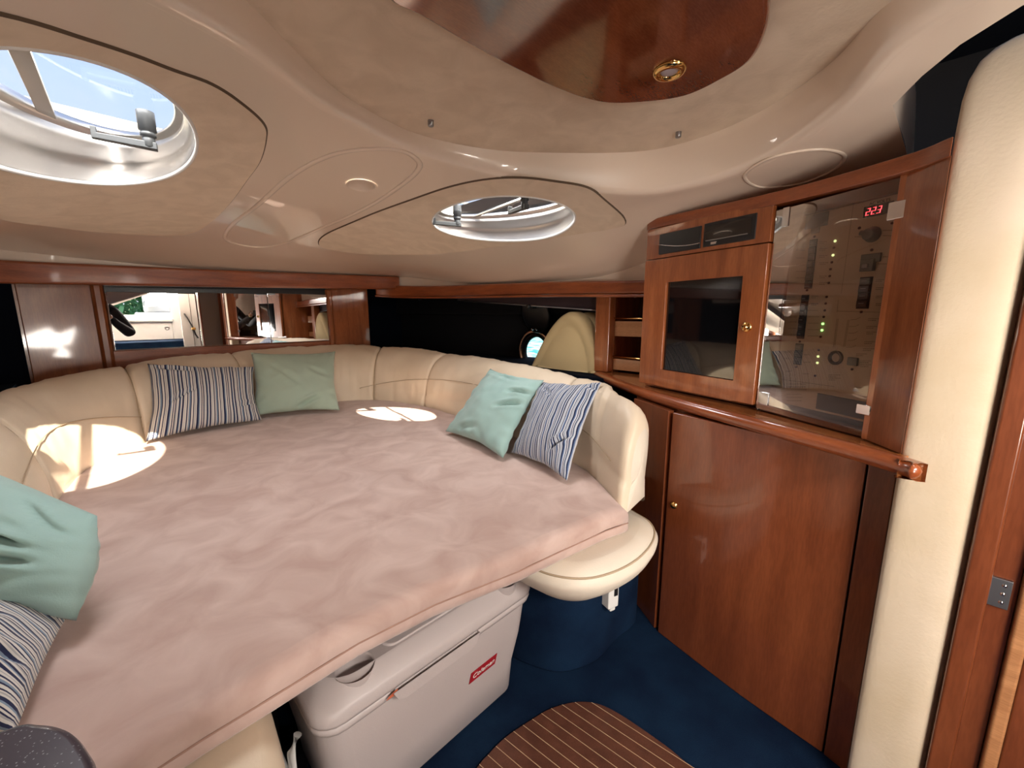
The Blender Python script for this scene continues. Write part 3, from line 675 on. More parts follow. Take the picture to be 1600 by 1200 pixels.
pillow('scatter_cushion', (PX(766,576,1.30), PX(850,594,1.22), PZ(786,716,.635), PZ(696,674,.635)), .060, TEAL, 'pale teal cushion on the right side leaning beside the striped cushion', G, 7.7, folds=[(.68,.55,1,.35,.3,.02),(.72,.30,1,.22,.3,.02),(.2,.95,.6,.85,.15,.03),(.05,.03,.8,.10,.25,.03)])
pillow('scatter_cushion', (PX(846,596,1.23), PX(940,597,1.235), PZ(886,751,.635), PZ(798,707,.635)), .058, STRIPE_B, 'blue and white striped cushion on the right below the mahogany worktop tip', G, 2.6, folds=[(.68,.85,.95,.6,.28,.02),(.15,.1,.45,.25,.2,.02),(.85,.05,1,.1,.2,.02)])
pillow('scatter_cushion', (PZ(-170,680,.88), PZ(152,806,.78), PZ(119,970,.66), PZ(-200,905,.66)), .085, TEAL, 'large pale teal cushion at the left edge near the camera', G, 9.2, pinch=-.05, pa=.008, folds=[(.35,.40,.90,.44,.45,.03),(.60,.66,.88,.55,.38,.028),(.40,.84,.92,.93,.16,.012),(.75,.05,.95,.3,.15,.03)])
pillow('scatter_cushion', (PZ(-230,850,.70), PZ(106,962,.65), PZ(22,1150,.65), PZ(-240,1120,.67)), .060, STRIPE, 'striped cushion under the large teal cushion at the left edge', G, 5.5, pinch=.03, pa=.02, uvflip=True, folds=[(.3,.2,.8,.45,.2,.04),(.5,.8,.98,.62,.3,.03),(.2,.6,.7,.7,.2,.03)])

# ============================================================ COOLER
ck = empty('cool_box', (.49, .86, FL), 'off-white plastic cool box with red label standing under the mattress edge', 'cool box')
def rrect(x0, x1, y0, y1, r, n=5, ch=None):
    o = []
    for cx, cy, a0 in ((x1-r, y1-r, 0), (x0+r, y1-r, 90), (x0+r, y0+r, 180), (x1-r, y0+r, 270)):
        for k in range(n+1): a = R(a0+90*k/n); o.append((cx+r*math.cos(a), cy+r*math.sin(a)))
    return o
X0, X1, Y0, Y1 = .185, .775, .675, 1.04
def cr(d, z, r=.05): return [(x, y, z) for x, y in rrect(X0+d, X1-d, Y0+d, Y1-d, r)]
strips('body', [cr(.055,FL+.002,.03), cr(.045,FL+.01,.04), cr(.036,.18), cr(.022,.27), cr(.012,.375), cr(.012,.385)], COOLER, ck, cap0=True)
strips('body_rim', [cr(.012,.372), cr(.004,.376), cr(.002,.384), cr(.004,.392), cr(.012,.394)], COOLER, ck)
lid = strips('lid', [cr(.008,.394), cr(.001,.396), cr(0,.402), cr(.001,.420,.055), cr(.006,.426,.055), cr(.030,.452,.06), cr(.036,.4545,.06)], COOLER, ck)
lidp = rrect(X0+.036, X1-.036, Y0+.036, Y1-.036, .06); cups = []
for px in ((555,1043),(787,905)):
    c = PZ(*px, .4545); cups.append(circ((c.x, c.y+.004), .039, 30))
sheet('lid_top', lidp, [c for c in cups], .08, lambda x, y: .4545, COOLER, lid, up=True)
for c in cups: strips('cup_well', [[(x, y, .4545-dz) for x, y in offset2(c, d)] for d, dz in ((.0,0),(-.002,.001),(-.0035,.004),(-.005,.028),(-.010,.033),(-.036,.034))], COOLER, lid)
# the lid grip recess at the front and cup wells
v = []
for z, d in ((.394,0),(.398,-.006),(.418,-.006),(.422,0)):
    pass
strips('grip', [[(.33+dx, Y0+dy, z) for dx, z in ((0,.394),(.012,.372),(.03,.366),(.20,.366),(.218,.372),(.23,.394))] for dy in (.012, -.004, -.008)], COOLER, lid, closed=False)
mesh('grip_face', [(.33+dx, Y0-.008, z) for dx, z in ((0,.396),(.012,.372),(.03,.366),(.20,.366),(.218,.372),(.23,.396))], [(0,1,2,3,4,5)], COOLER, lid)
# raised rib on the lid
rb = [(x, y, .4545) for x, y in rrect(.345, .625, .716, .96, .025)]
strips('lid_rib', [rb, [(x, y, .459) for x, y, z in [(p[0]+(-.003 if p[0] > .5 else .003), p[1], 0) for p in rb]]], COOLER, lid, cap1=True, bevel=.002)
mesh('latch_tab', [tuple(Vector(p)) for p in ((.315,Y0-.005,.388),(.338,Y0-.006,.388),(.342,Y0-.006,.400),(.322,Y0-.005,.393))], [(0,1,2,3)], mat('orange_tab', (.55,.13,.06), .5), ck)
lab = empty('x', (0,0,0)); bpy.data.objects.remove(lab)
fy = lambda z: Y0+.022+(.27-z)*(.014/.09)
def onf(x, z, d=.0015): return (x, fy(z)-d, z)
LX0, LX1, LZ0, LZ1 = .553, .637, .232, .264
mesh('label', [onf(LX0-.004,LZ0,.0012), onf(LX1,LZ0,.0012), onf(LX1+.004,LZ1,.0012), onf(LX0,LZ1,.0012)], [(0,1,2,3)], REDP, ck, solid=.001)
tilt = math.atan2(fy(LZ1)-fy(LZ0), LZ1-LZ0)
M = Matrix.Translation(onf((LX0+LX1)/2, (LZ0+LZ1)/2, .0024)) @ Matrix.Rotation(math.pi/2-tilt*-1*-1, 4, 'X')
text('lettering', 'Coleman', .0205, WHITEP, ck, M, .0003, .25)
hd = tube('side_handle', [(X0-.004,.78,.33),(X0-.018,.78,.30),(X0-.02,.78,.20),(X0-.02,.95,.20),(X0-.018,.95,.30),(X0-.004,.95,.33)], .008, WHITEP, ck)

# ============================================================ LOWER CABINET + WORKTOP
ft = [(1.345,.700),(1.316,.635),(1.245,.525)]
fd = [(1.240,.515),(1.205,.361),(1.181,.245),(1.167,.148),(1.155,.052)]
fe = [(1.153,.045),(1.140,.0)]
lc = empty('lower_cabinet', (1.35,.3,FL), 'curved dark mahogany floor cabinet under the worktop', 'cabinet')
fpl = crom(fd, 6)
def shell(name, path, th, z0, z1, m, par, bevel=.002):
    return sweepbox(name, [(p[0], p[1]) for p in path][::-1], -th, z0, z1, m, par, bevel=bevel)
prism('body', [(1.37,.72),(1.33,.63),(1.262,.52),(1.228,.36),(1.205,.245),(1.19,.148),(1.178,.045),(1.175,.02),(1.60,.08),(1.65,.8)], FL, .85, MAH_D, lc)
sweepbox('side_panel', ft[::-1], -.02, FL+.001, .849, MAH_D, lc, bevel=.002)
sweepbox('cabinet_door', [(p[0], p[1]) for p in fpl][::-1], -.02, FL+.001, .848, MAH_D, lc, bevel=.003)
sweepbox('end_panel', fe[::-1], -.02, FL+.001, .849, MAH_D, lc, bevel=.002)
kp = PX(1056,786,1.232)
kn = lathe('door_knob', kp, (-1,-.15,0), [(.011,-.004),(.011,.001),(.005,.003),(.005,.010),(.010,.014),(.012,.019),(.010,.024),(.001,.026)], BRASS, lc, n=20, cap1=True)
# worktop
nose = crom([(1.66,1.16),(1.61,1.075),(1.54,.985),(1.44,.855),(1.335,.70),(1.262,.565),(1.213,.46),(1.165,.345),(1.105,.205),(1.058,.095),(1.012,.008),(.995,-.012),(1.005,-.027),(1.03,-.025)], 6)
wt = setp(empty('worktop', (1.4,.5,.85), 'glossy curved mahogany worktop with rounded nosing', 'worktop'))
back = [(1.06,-.01),(1.2,.05),(1.9,.10),(1.9,1.16)]
def ofn(pl, d):
    n = len(pl); o = []
    for i in range(n):
        a = pl[min(i+1, n-1)]; b = pl[max(i-1, 0)]; t = Vector((a[0]-b[0], a[1]-b[1])).normalized(); o.append((pl[i][0]-t.y*-d*-1, pl[i][1]+t.x*-d*-1) if False else (pl[i][0]+t.y*d, pl[i][1]-t.x*d))
    return o
nz = [(.032,.884),(.020,.8855),(.010,.884),(.003,.879),(0,.871),(.002,.862),(.008,.855),(.018,.851),(.034,.850)]
strips('nosing', [[(x, y, z) for x, y in ofn([(p[0], p[1]) for p in nose], -d)] for d, z in nz], MAH_H, wt, closed=False)
top = ofn([(p[0], p[1]) for p in nose], -.032)
prism('top_board', list(top)+back, .850, .884, MAH_T, wt)

# ============================================================ UPPER CABINET
A = Vector((1.40,.715,0)); B = Vector((1.268,.302,0)); Cc = Vector((1.130,.060,0)); D = Vector((1.052,.002,0))
uc = empty('upper_cabinet', (1.4,.4,.885), 'mahogany wall cabinet with television door and glazed switch panel', 'cabinet')
ZC0, ZC1 = .886, 1.425
prism('body', [(A.x+.02,A.y+.0),(B.x+.03,B.y-.005),(Cc.x+.055,Cc.y-.01),(D.x+.06,D.y+.012),(1.75,.06),(1.75,.72)], ZC0, 1.43, MAH_V, uc)
def frame(P, Q):
    u = (Q-P).normalized(); w = Vector((-abs(u.y), 0, 0)); n = Vector((u.y, -u.x, 0))
    if n.dot(O-P) < 0: n = -n
    return u, n
def fbox(name, P, u, n, u0, u1, z0, z1, d0, d1, m, par, bevel=0, seg=2):
    v = []
    for z in (z0, z1):
        for a, d in ((u0,d0),(u1,d0),(u1,d1),(u0,d1)):
            q = P+u*a+n*d; v.append((q.x, q.y, z))
    o = mesh(name, v, BF, m, par, bevel=bevel, seg=seg)
    return o
u1_, n1_ = frame(A, B); LAB = (B-A).length
def uz(px, py, P, n, u, d=0):
    q = PP(px, py, P+n*d, n); return (q-P).dot(u), q.z
# television door
tva, tvz1 = uz(1041,441,A,n1_,u1_,.02); tvb, _ = uz(1160,433,A,n1_,u1_,.02); _, tvz0 = uz(1035,576,A,n1_,u1_,.02)
seam_z = uz(1115,391,A,n1_,u1_,.02)[1]
tvz0 += -.004; 
dr = fbox('television_door', A, u1_, n1_, .0, tva, .900, seam_z-.002, .0, .020, MAH_V, uc, .002)
fbox('door_stile', A, u1_, n1_, tvb, LAB-.004, .900, seam_z-.002, .0, .020, MAH_V, dr, .002)
fbox('door_rail', A, u1_, n1_, tva-.002, tvb+.002, tvz1, seam_z-.002, .0, .0198, MAH_V, dr)
fbox('door_rail', A, u1_, n1_, tva-.002, tvb+.002, .900, tvz0, .0, .0198, MAH_V, dr)
fbox('television_screen', A, u1_, n1_, tva+.001, tvb-.001, tvz0, tvz1, .004, .010, BLACKG, dr)
a_, z_ = uz(1167,511,A,n1_,u1_,.02)
q = A+u1_*a_+n1_*.020; q.z = z_
lt = lathe('turn_latch', q, n1_, [(.014,0),(.014,.003),(.011,.005),(.004,.006),(.004,.010),(.001,.011)], BRASS, dr, n=20)
tube('latch_grip', [q+n1_*.009+Vector((0,0,-.009)), q+n1_*.012, q+n1_*.009+Vector((0,0,.009))], .003, BRASS, dr, n=8)
# stereo board
sb = fbox('radio_board', A, u1_, n1_, 0, LAB-.004, seam_z+.001, 1.432, 0, .017, MAH_V, uc, .002)
def radio(pa, pb, name):
    a0, z0 = uz(*pa, A, n1_, u1_, .017); a1, z1 = uz(*pb, A, n1_, u1_, .017)
    return a0, a1, min(z0, z1), max(z0, z1)
a0, a1, z0, z1 = radio((1030,392),(1096,352),'')
a0, z0 = uz(1030,398,A,n1_,u1_,.017); a1, z1 = uz(1097,354,A,n1_,u1_,.017)
zz0 = uz(1063,393,A,n1_,u1_,.017)[1]; zz1 = uz(1063,360,A,n1_,u1_,.017)[1]
r1 = fbox('radio_cover', A, u1_, n1_, a0, a1, zz0, zz1, .012, .021, BLACKP, uc, .002)
tube('curved_line', [A+u1_*(a0+(a1-a0)*k/12)+n1_*.0215+Vector((0,0,zz0+(zz1-zz0)*(.50-.28*math.sin(math.pi*.6*k/12)))) for k in range(13)], .0012, CHROME, r1, n=6)
b0_ = uz(1100,370,A,n1_,u1_,.017)[0]; b1_ = uz(1182,352,A,n1_,u1_,.017)[0]
r2 = fbox('radio_slot', A, u1_, n1_, b0_, b1_, zz0+.001, zz1+.003, .012, .020, BLACKP, uc, .002)
fbox('slot_mouth', A, u1_, n1_, b0_+.006, b1_-.012, zz0+.018, zz1-.006, .0195, .0205, BLACKG, r2)
fbox('slot_bar', A, u1_, n1_, b0_+.01, b1_-.02, zz0+.0165, zz0+.0195, .020, .0225, GREYM, r2, .0005)
fbox('slot_clip', A, u1_, n1_, b0_+.028, b0_+.046, zz0+.005, zz0+.012, .020, .0225, CHROME, r2, .001)
# cornice
cpth = crom([(A.x+.012,A.y+.012),(A.x-.015,A.y-.02),(B.x-.025,B.y),(Cc.x-.024,Cc.y+.012),(D.x-.010,D.y+.003)], 6)
co_ = prism('cornice', [(p[0], p[1]) for p in cpth]+[(D.x+.08,D.y+.003),(1.42,.10),(1.50,A.y+.02)], 1.409, 1.440, MAH_H, uc, .004)
for v_ in co_.data.vertices: v_.co.z += .028*max(0, min(1, (v_.co.y-.05)/.65))
# glazed switch panel
u2, n2 = frame(B, Cc); LBC = (Cc-B).length
PD = -.022
fbox('recess_back', B, u2, n2, .0, LBC, ZC0, 1.411, -.06, -.034, BLACKP, uc)
sp = fbox('switch_plate', B, u2, n2, .030, LBC, .915, 1.385, -.034, PD, PANEL, uc, .001)
fbox('recess_rail', B, u2, n2, 0, LBC, 1.385, 1.411, -.03, -.005, MAH_D, uc)
fbox('recess_rail', B, u2, n2, 0, LBC, ZC0, .900, -.03, -.004, MAH_D, uc)
fbox('recess_side', B, u2, n2, .0, .006, ZC0, 1.411, -.034, .004, BLACKP, uc)
def sz(px, py): return uz(px, py, B, n2, u2, PD)
def sbox(name, px0, py0, px1, py1, m, par, d=.006, bevel=.001, d0=0):
    a0, z0 = sz(px0, py0); a1, z1 = sz(px1, py1)
    return fbox(name, B, u2, n2, min(a0,a1), max(a0,a1), min(z0,z1), max(z0,z1), PD+d0, PD+d, m, par, bevel, 1)
def Q(px, py, d=0):
    a, z = sz(px, py); q = B+u2*a+n2*(PD+d); return Vector((q.x, q.y, z))
Z1 = lambda x, y: (1180+x/5.4538, 260+y/5.4538)      # zoomed sheet coordinates to photograph
Z2 = lambda x, y: (1180+x/5.0, 460+y/5.0)
def dot(px, py, r, m, name='indicator_lamp', d=.003, par=None):
    q = Q(px, py); return lathe(name, q, n2, [(r,-.001),(r,d*.6),(r*.6,d),(r*.05,d)], m, par or sp, n=10, cap1=True)
SWG = mat('grey_switch', (.14,.135,.135), .45)
SWB = mat('dark_switch', (.035,.02,.022), .4)
def bank(pts, n, name='switch', mats=(SWG,)):
    (x0, y0), (x1, y1), hw = pts[0], pts[1], pts[2]
    a0, z0 = sz(x0, y0); a1, z1 = sz(x1, y1); am = (a0+a1)/2
    bz = fbox('switch_bank', B, u2, n2, am-hw-.002, am+hw+.002, z1-.002, z0+.002, PD, PD+.0015, BLACKP, sp)
    h = (z0-z1)/n
    for k in range(n):
        zt = z0-h*k
        fbox(name, B, u2, n2, am-hw, am+hw, zt-h+.0015, zt-.0005, PD+.001, PD+.0055+.001*(k % 2), mats[k % len(mats)], bz, .001, 1)
        fbox('switch_mark', B, u2, n2, am-hw*.5, am+hw*.5, zt-h*.45, zt-h*.36, PD+.0055, PD+.0070, GREYM, bz)
bank((Z1(505,630), Z1(450,1035), .0075), 7)
bank((Z2(398,10), Z2(352,340), .0075), 6, mats=(SWB,))
bank((Z2(345,390), Z2(335,542), .0085), 3)
bank((Z1(955,950), Z2(835,105), .0105), 4, mats=(SWG, SWB, SWB, SWB))
sbox('voltmeter_window', *Z1(437,425), *Z1(620,500), SWG, sp, .002); sbox('meter_label', *Z1(480,522), *Z1(550,565), SWG, sp, .002)
# red digits
a0, z0 = sz(*Z1(930,395)); a1, z1 = sz(*Z1(1160,350)); 
zc = (z0+z1)/2
dw = fbox('voltmeter_window', B, u2, n2, a0-.0, a1+.004, zc-.0115, zc+.0115, PD, PD+.003, BLACKG, sp)
SEG = {'2': 'abged', '3': 'abgcd'}
dgw, dgh = .0054, .0130
for i, ch in enumerate('223'):
    a_s = a0+.007+i*.0108
    for sg in SEG[ch]:
        x0, x1, y0, y1 = {'a': (0,1,1,1), 'g': (0,1,.5,.5), 'd': (0,1,0,0), 'b': (1,1,.5,1), 'c': (1,1,0,.5), 'e': (0,0,0,.5), 'f': (0,0,.5,1)}[sg]
        t = .0005
        xa, xb = a_s+x0*dgw-t, a_s+x1*dgw+t; za, zb = zc-dgh/2+y0*dgh-t, zc-dgh/2+y1*dgh+t
        sh = .0016*((za+zb)/2-zc)/dgh*2
        fbox('digit_segment', B, u2, n2, xa+sh, xb+sh, za+.0003, zb-.0003, PD+.0031, PD+.0038, REDL, dw)
ub, nb = u2, n2
Mt = Matrix(((u2.x, 0, n2.x, 0), (u2.y, 0, n2.y, 0), (u2.z, 1, n2.z, 0), (0, 0, 0, 1)))
def stext(s_, px, py, size):
    q = Q(px, py, .0004); return text('lettering', s_, size, INK, sp, Matrix.Translation(q) @ Mt, .0002)
stext('AC VOLTS', *Z1(1062,303), .0085)
# rotary selector
q = Q(*Z1(1005,580)); rk = lathe('rotary_knob', q, n2, [(.016,0),(.016,.004),(.013,.006),(.012,.016),(.010,.018),(.001,.018)], SWG, sp, n=24)
q2 = Q(*Z1(935,570)); tube('knob_pointer', [q+n2*.012, q2+n2*.012], .0055, SWG, rk, n=10)
sbox('breaker_base', *Z1(915,755), *Z1(1075,810), SWG, sp, .005); sbox('breaker', *Z1(925,800), *Z1(1025,890), SWG, sp, .010); sbox('breaker_lever', *Z1(945,835), *Z1(990,865), GREYM, sp, .013)
for x, y in ((507,598),(443,1055)): dot(*Z1(x,y), .0028, REDLAMP, 'screw')
for x, y in ((350,370),(323,567),(831,138),(758,585)): dot(*Z2(x,y), .0028, REDLAMP, 'screw')
for x, y in ((890,525),(1170,482),(995,712),(1200,832),(1175,968),(1160,1040),(1150,1108),(1140,1176)): dot(*Z1(x,y), .0030, REDLAMP)
for x, y, m_ in ((683,636,YELL),(673,695,REDLAMP),(665,757,YELL),(655,817,REDLAMP),(645,876,REDLAMP),(637,935,REDLAMP),(628,993,REDLAMP),(610,1112,REDLAMP),(602,1168,REDLAMP)): dot(*Z1(x,y), .0028, m_)
for x, y, m_ in ((545,125,REDLAMP),(537,176,REDLAMP),(530,230,GREENL),(523,280,GREENL),(513,331,REDLAMP),(498,435,REDLAMP),(493,485,YELL),(487,535,YELL),(470,635,REDLAMP),(1020,203,REDLAMP),(1012,262,YELL),(1000,320,REDLAMP),(990,378,REDLAMP),(980,436,REDLAMP),(963,549,REDLAMP)): dot(*Z2(x,y), .0028, m_)
# grommet ring and small switch
q = Q(*Z2(632,495)); lathe('socket_ring', q, n2, [(.0165,0),(.0165,.004),(.0135,.006),(.0105,.004),(.010,0)], mat('dull_bronze', (.10,.055,.03), .35, metal=.6), sp, n=28)
sbox('rocker_switch', *Z2(735,490), *Z2(805,560), SWG, sp, .006)
sbox('grey_cover', *Z2(492,770), *Z2(905,990), mat('slate_cover', (.055,.05,.055), .6), sp, .003)
# printed lines and captions
def ink(pairs, name='print_lines', th=.0011):
    v = []; f = []
    for (x0, y0, x1, y1) in pairs:
        p = Q(x0, y0, .0004); r_ = Q(x1, y1, .0004); d = (r_-p).normalized(); e = d.cross(n2)*th*.5; b0 = len(v)
        v += [p-e, r_-e, r_+e, p+e]; f.append((b0, b0+1, b0+2, b0+3))
    o = mesh(name, v, f, INK, sp); o['kind'] = 'stuff'; return o
pr_ = []
rnd = random.Random(3)
def cap(zf, x, y, w, rows=1):
    for k in range(rows):
        x0 = x-k*1.5; y0 = y+k*14; s = 0
        while s < w*(1 if k % 2 == 0 else .7):
            l = rnd.uniform(5, 14); a = zf(x0+s, y0-s*.0); b = zf(x0+s+l, y0-0); pr_.append((*a, *b)); s += l+4
for y in (640,700,760,820,935,990): cap(Z1, 548, y, 62, 2)
for y in (715,780,840,895,950): cap(Z1, 350, y, 70)
for y in (1105,1168): cap(Z1, 480, y, 60, 2)
for y in (75,125,175,225,275,325): cap(Z2, 410, y, 80, 1)
for y in (20,75,128,176,215,265,315): cap(Z2, 260, y, 60)
for y in (965,1035,1105,1170): cap(Z1, 1030, y, 62, 2)
for x, y in ((1090,770),(1050,830),(1090,545),(1090,590),(850,600)): cap(Z1, x, y, 75)
for x, y in ((885,190),(870,250),(870,295),(855,370),(845,425),(790,465),(825,520),(825,550),(575,630),(575,655)): cap(Z2, x, y, 80, 2)
for x, y in ((230,450),(225,500),(240,600),(380,470),(375,530),(370,620)): cap(Z2, x, y, 45, 1)
for y in (700,722,745,780,805,830): cap(Z2, 245, y, 150 if y < 750 else 120)
ink(pr_)
ls = []
for a, b in (((845,270),(735,1080)),): ls.append((*Z1(*a), *Z1(*b)))
for a, b in (((650,40),(640,140)),((640,130),(1030,142)),((180,660),(620,720)),((640,190),(612,410)),((650,190),(622,410)),((725,200),(690,410)),((735,200),(700,410)),
             ((745,200),(790,195)),((790,195),(822,180)),((735,250),(780,250)),((780,250),(812,236)),((730,302),(772,303)),((772,303),(802,290)),((722,360),(762,360)),((762,360),(795,345)),((710,413),(755,413)),((755,413),(788,400))): ls.append((*Z2(*a), *Z2(*b)))
ink(ls, 'diagram_lines', .0006)
# smoked glazed door with hinges
gd = fbox('glazed_door', B, u2, n2, .004, LBC-.002, ZC0+.006, 1.407, .006, .011, SMOKE, uc, .0008, 1)
def gb(name, px0, py0, px1, py1, m, par, d0, d1, bevel=.001):
    a0, z0 = uz(px0, py0, B, n2, u2, .011); a1, z1 = uz(px1, py1, B, n2, u2, .011)
    return fbox(name, B, u2, n2, min(a0,a1), max(a0,a1), min(z0,z1), max(z0,z1), d0, d1, m, par, bevel, 1)
for p in (((1225,325),(1232,353)),((1190,612),(1200,634))):
    h = gb('hinge_strap', *p[0], *p[1], CHROME, gd, .011, .014)
for p in (((1390,317),(1414,340)),((1340,630),(1360,650))):
    h = gb('hinge_plate', *p[0], *p[1], CHROME, gd, .011, .0145, .002)
q = PP(1231, 488, B+n2*.011, n2)
lathe('pull_knob', q, n2, [(.0105,0),(.0105,.003),(.0085,.006),(.0075,.008),(.001,.0085)], mat('clear_grey_knob', (.22,.17,.14), .2, coat=1), gd, n=20)
# end post
u3, n3 = frame(Cc, D); LCD = (D-Cc).length
prism('end_post', [(Cc.x-.006,Cc.y+.006),(D.x-.0015,D.y+.0015),(D.x+.06,D.y+.0015),(Cc.x+.05,Cc.y+.0)], ZC0, 1.412, MAH_V, uc, .001)
fbox('end_post_edge', B, u2, n2, LBC-.004, LBC+.010, ZC0, 1.412, -.035, .012, MAH_V, uc, .002)

# ============================================================ CORNER SHELF
sh = empty('corner_shelf', (1.7,.95,.885), 'small open mahogany shelf unit between side shelf and cabinet', 'shelf')
p0 = PX(935,500,1.63); p1 = PX(958,500,1.63)
box('partition', 1.60, 1.66, p1.y, p0.y, .884, 1.235, MAH_H if False else MAH_V, sh, .008)
box('side_board', 1.64, 1.86, p1.y-.002, p1.y+.012, .884, 1.24, MAH_V, sh)
box('back_board', 1.86, 1.88, .70, p1.y, .884, 1.24, MAH_D, sh)
for (pt, pbm) in ((502,526),(562,580)):
    zt = PX(982, pt, 1.64).z; zb_ = max(.886, PX(982, pbm, 1.64).z)
    box('shelf_front', 1.64, 1.655, .76, p1.y-.003, zb_, zt, MAH_L, sh, .002)
    box('shelf_board', 1.655, 1.86, .76, p1.y-.003, zb_, zb_+.012, MAH_V, sh)
for py in (497, 557):
    a = PX(960, py, 1.635)
    tube('fiddle_rail', [(1.635, p1.y-.002, a.z), (1.635, .76, a.z-.002)], .0035, BRASS, sh)
box('cable_box', 1.74, 1.85, .80, .88, 1.0, 1.045, WHITEP, None, .004); setp(bpy.data.objects['cable_box'], 'pale box lying on the middle shelf of the corner unit', 'box')
bpy.data.objects['cable_box'].location.z = 0
# khaki foam cushions on the side shelf
def kh(name, dx, dy, sc, lb_):
    prf = crom([PX(828,585,1.62).yz, PX(838,560,1.62).yz, PX(858,520,1.62).yz, PX(878,495,1.62).yz, PX(895,487,1.62).yz, PX(912,497,1.62).yz, PX(926,525,1.62).yz, PX(934,560,1.62).yz, PX(934,590,1.62).yz], 5)
    cy = sum(p[0] for p in prf)/len(prf); cz = .875
    base = [(1.62+dx, cy+(p[0]-cy)*sc+dy, cz+(p[1]-cz)*sc) for p in prf]
    base = base
    cen = Vector((1.62+dx, cy+dy, 1.0))
    rg = []
    for k, ox in ((1,.05),(1.0,.0),(.985,-.014),(.93,-.024),(.80,-.028),(.76,-.022),(.72,-.028),(.4,-.034),(.05,-.036)):
        rg.append([Vector((p[0]+ox, cen.y+(p[1]-cen.y)*k, .875+max(0,(p[2]-.875))*k)) for p in base])
    o = strips(name, rg, KHAKI, None, cap1=True); return setp(o, lb_, 'cushion', 'khaki foam cushions on the side shelf')
kh('boat_cushion', 0, 0, 1, 'khaki pointed foam cushion leaning in the side shelf, in front')
kh('boat_cushion', .075, -.035, .99, 'khaki foam cushion behind the front one in the side shelf')

# ============================================================ FLOOR THINGS
tk = empty('teak_floor_hatch', (.75,.4,FL), 'rounded red brown teak floor panel with pale inlay lines', 'floor panel')
zt = FL+.006
outl = [PZ(*p, zt)[:2] for p in [(745,1200),(762,1180),(790,1152),(830,1125),(861,1107),(900,1097),(935,1100),(975,1120),(1040,1165),(1085,1200)]]
outl = crom(list(outl)+[(.90,.15),(.86,-.1),(.70,-.25),(.40,-.28),(.15,-.1),(.10,.15),(.18,.42),(.36,.60)], 5, True)
if area2(outl) < 0: outl = outl[::-1]
a = PZ(933,1103,zt); b = PZ(1084,1200,zt); dv = (b-a).xy.normalized(); nvp = Vector((-dv.y, dv.x))
if nvp.x+nvp.y*0 > 0: nvp = -nvp
ref = nvp.dot(a.xy)
c1 = nvp.dot(PZ(1052,1199,zt).xy)-ref; c6 = nvp.dot(PZ(934,1200,zt).xy)-ref
pitch = (c6-c1)/4
def clip(poly, k, sgn):
    out = []
    for i in range(len(poly)):
        p = poly[i]; q = poly[(i+1) % len(poly)]; dp = sgn*(nvp.dot(Vector(p[:2]))-k); dq = sgn*(nvp.dot(Vector(q[:2]))-k)
        if dp >= 0: out.append(p)
        if dp*dq < 0: t = dp/(dp-dq); out.append((p[0]+(q[0]-p[0])*t, p[1]+(q[1]-p[1])*t))
    return out
for k in range(-3, 24):
    lo = ref+k*pitch; hi = lo+pitch
    for nm, l_, h_, m_, top_ in (('plank', lo+.0008, hi-.0008, TEAKM, zt), ('inlay', lo-.0008, lo+.0008, HOLLY, zt+.0002)):
        pg = clip(clip([(p[0], p[1]) for p in outl], l_, 1), h_, -1)
        pg = clean(pg, .0008) if len(pg) > 2 else pg
        if len(pg) > 2 and abs(area2(pg)) > 1e-6: prism(nm, pg, FL+.001, top_, m_, tk)
# socket box on plinth
q = PX(968,920,1.0)
so = empty('socket_box', q, 'small white electrical box on the navy plinth under the sofa end', 'electrical box')
uS = Vector((.93,-.28,0)).normalized(); nS = Vector((-.28,-.93,0)).normalized()
Pq = Vector((1.00,.575,0))
fbox('housing', Pq, uS, nS, -.02, .02, .272, .352, -.06, .012, WHITEP, so, .004)
fbox('switch_face', Pq, uS, nS, .0, .014, .312, .339, .012, .014, BLACKP, so, .001)
fbox('cable_gland', Pq, uS, nS, -.008, .012, .259, .273, -.01, .008, WHITEP, so, .003)
# speckled counter corner near camera
sk = empty('counter', (-.2,.4,FL), 'dark speckled rounded counter corner at the bottom left', 'counter')
zc_ = .76
arcp = [PZ(*p, zc_)[:2] for p in [(0,1142),(60,1132),(105,1143),(130,1172),(142,1200)]]
pl = crom([(-.30,.555),(-.2,.575)]+list(arcp)+[(-.05,.42),(-.055,.30),(-.30,.28)], 6)
pl = [tuple(p[:2]) for p in pl]
if area2(pl) < 0: pl = pl[::-1]
strips('counter_top', [[(x, y, zc_-.02) for x, y in offset2(pl, .0)],[(x, y, zc_-.008) for x, y in offset2(pl, .003)],[(x, y, zc_-.002) for x, y in offset2(pl, .001)],[(x, y, zc_) for x, y in offset2(pl, -.004)]], SPECK, sk, cap0=True, cap1=True)
prism('counter_base', offset2(pl, -.006), FL, zc_-.02, SPECK, sk)

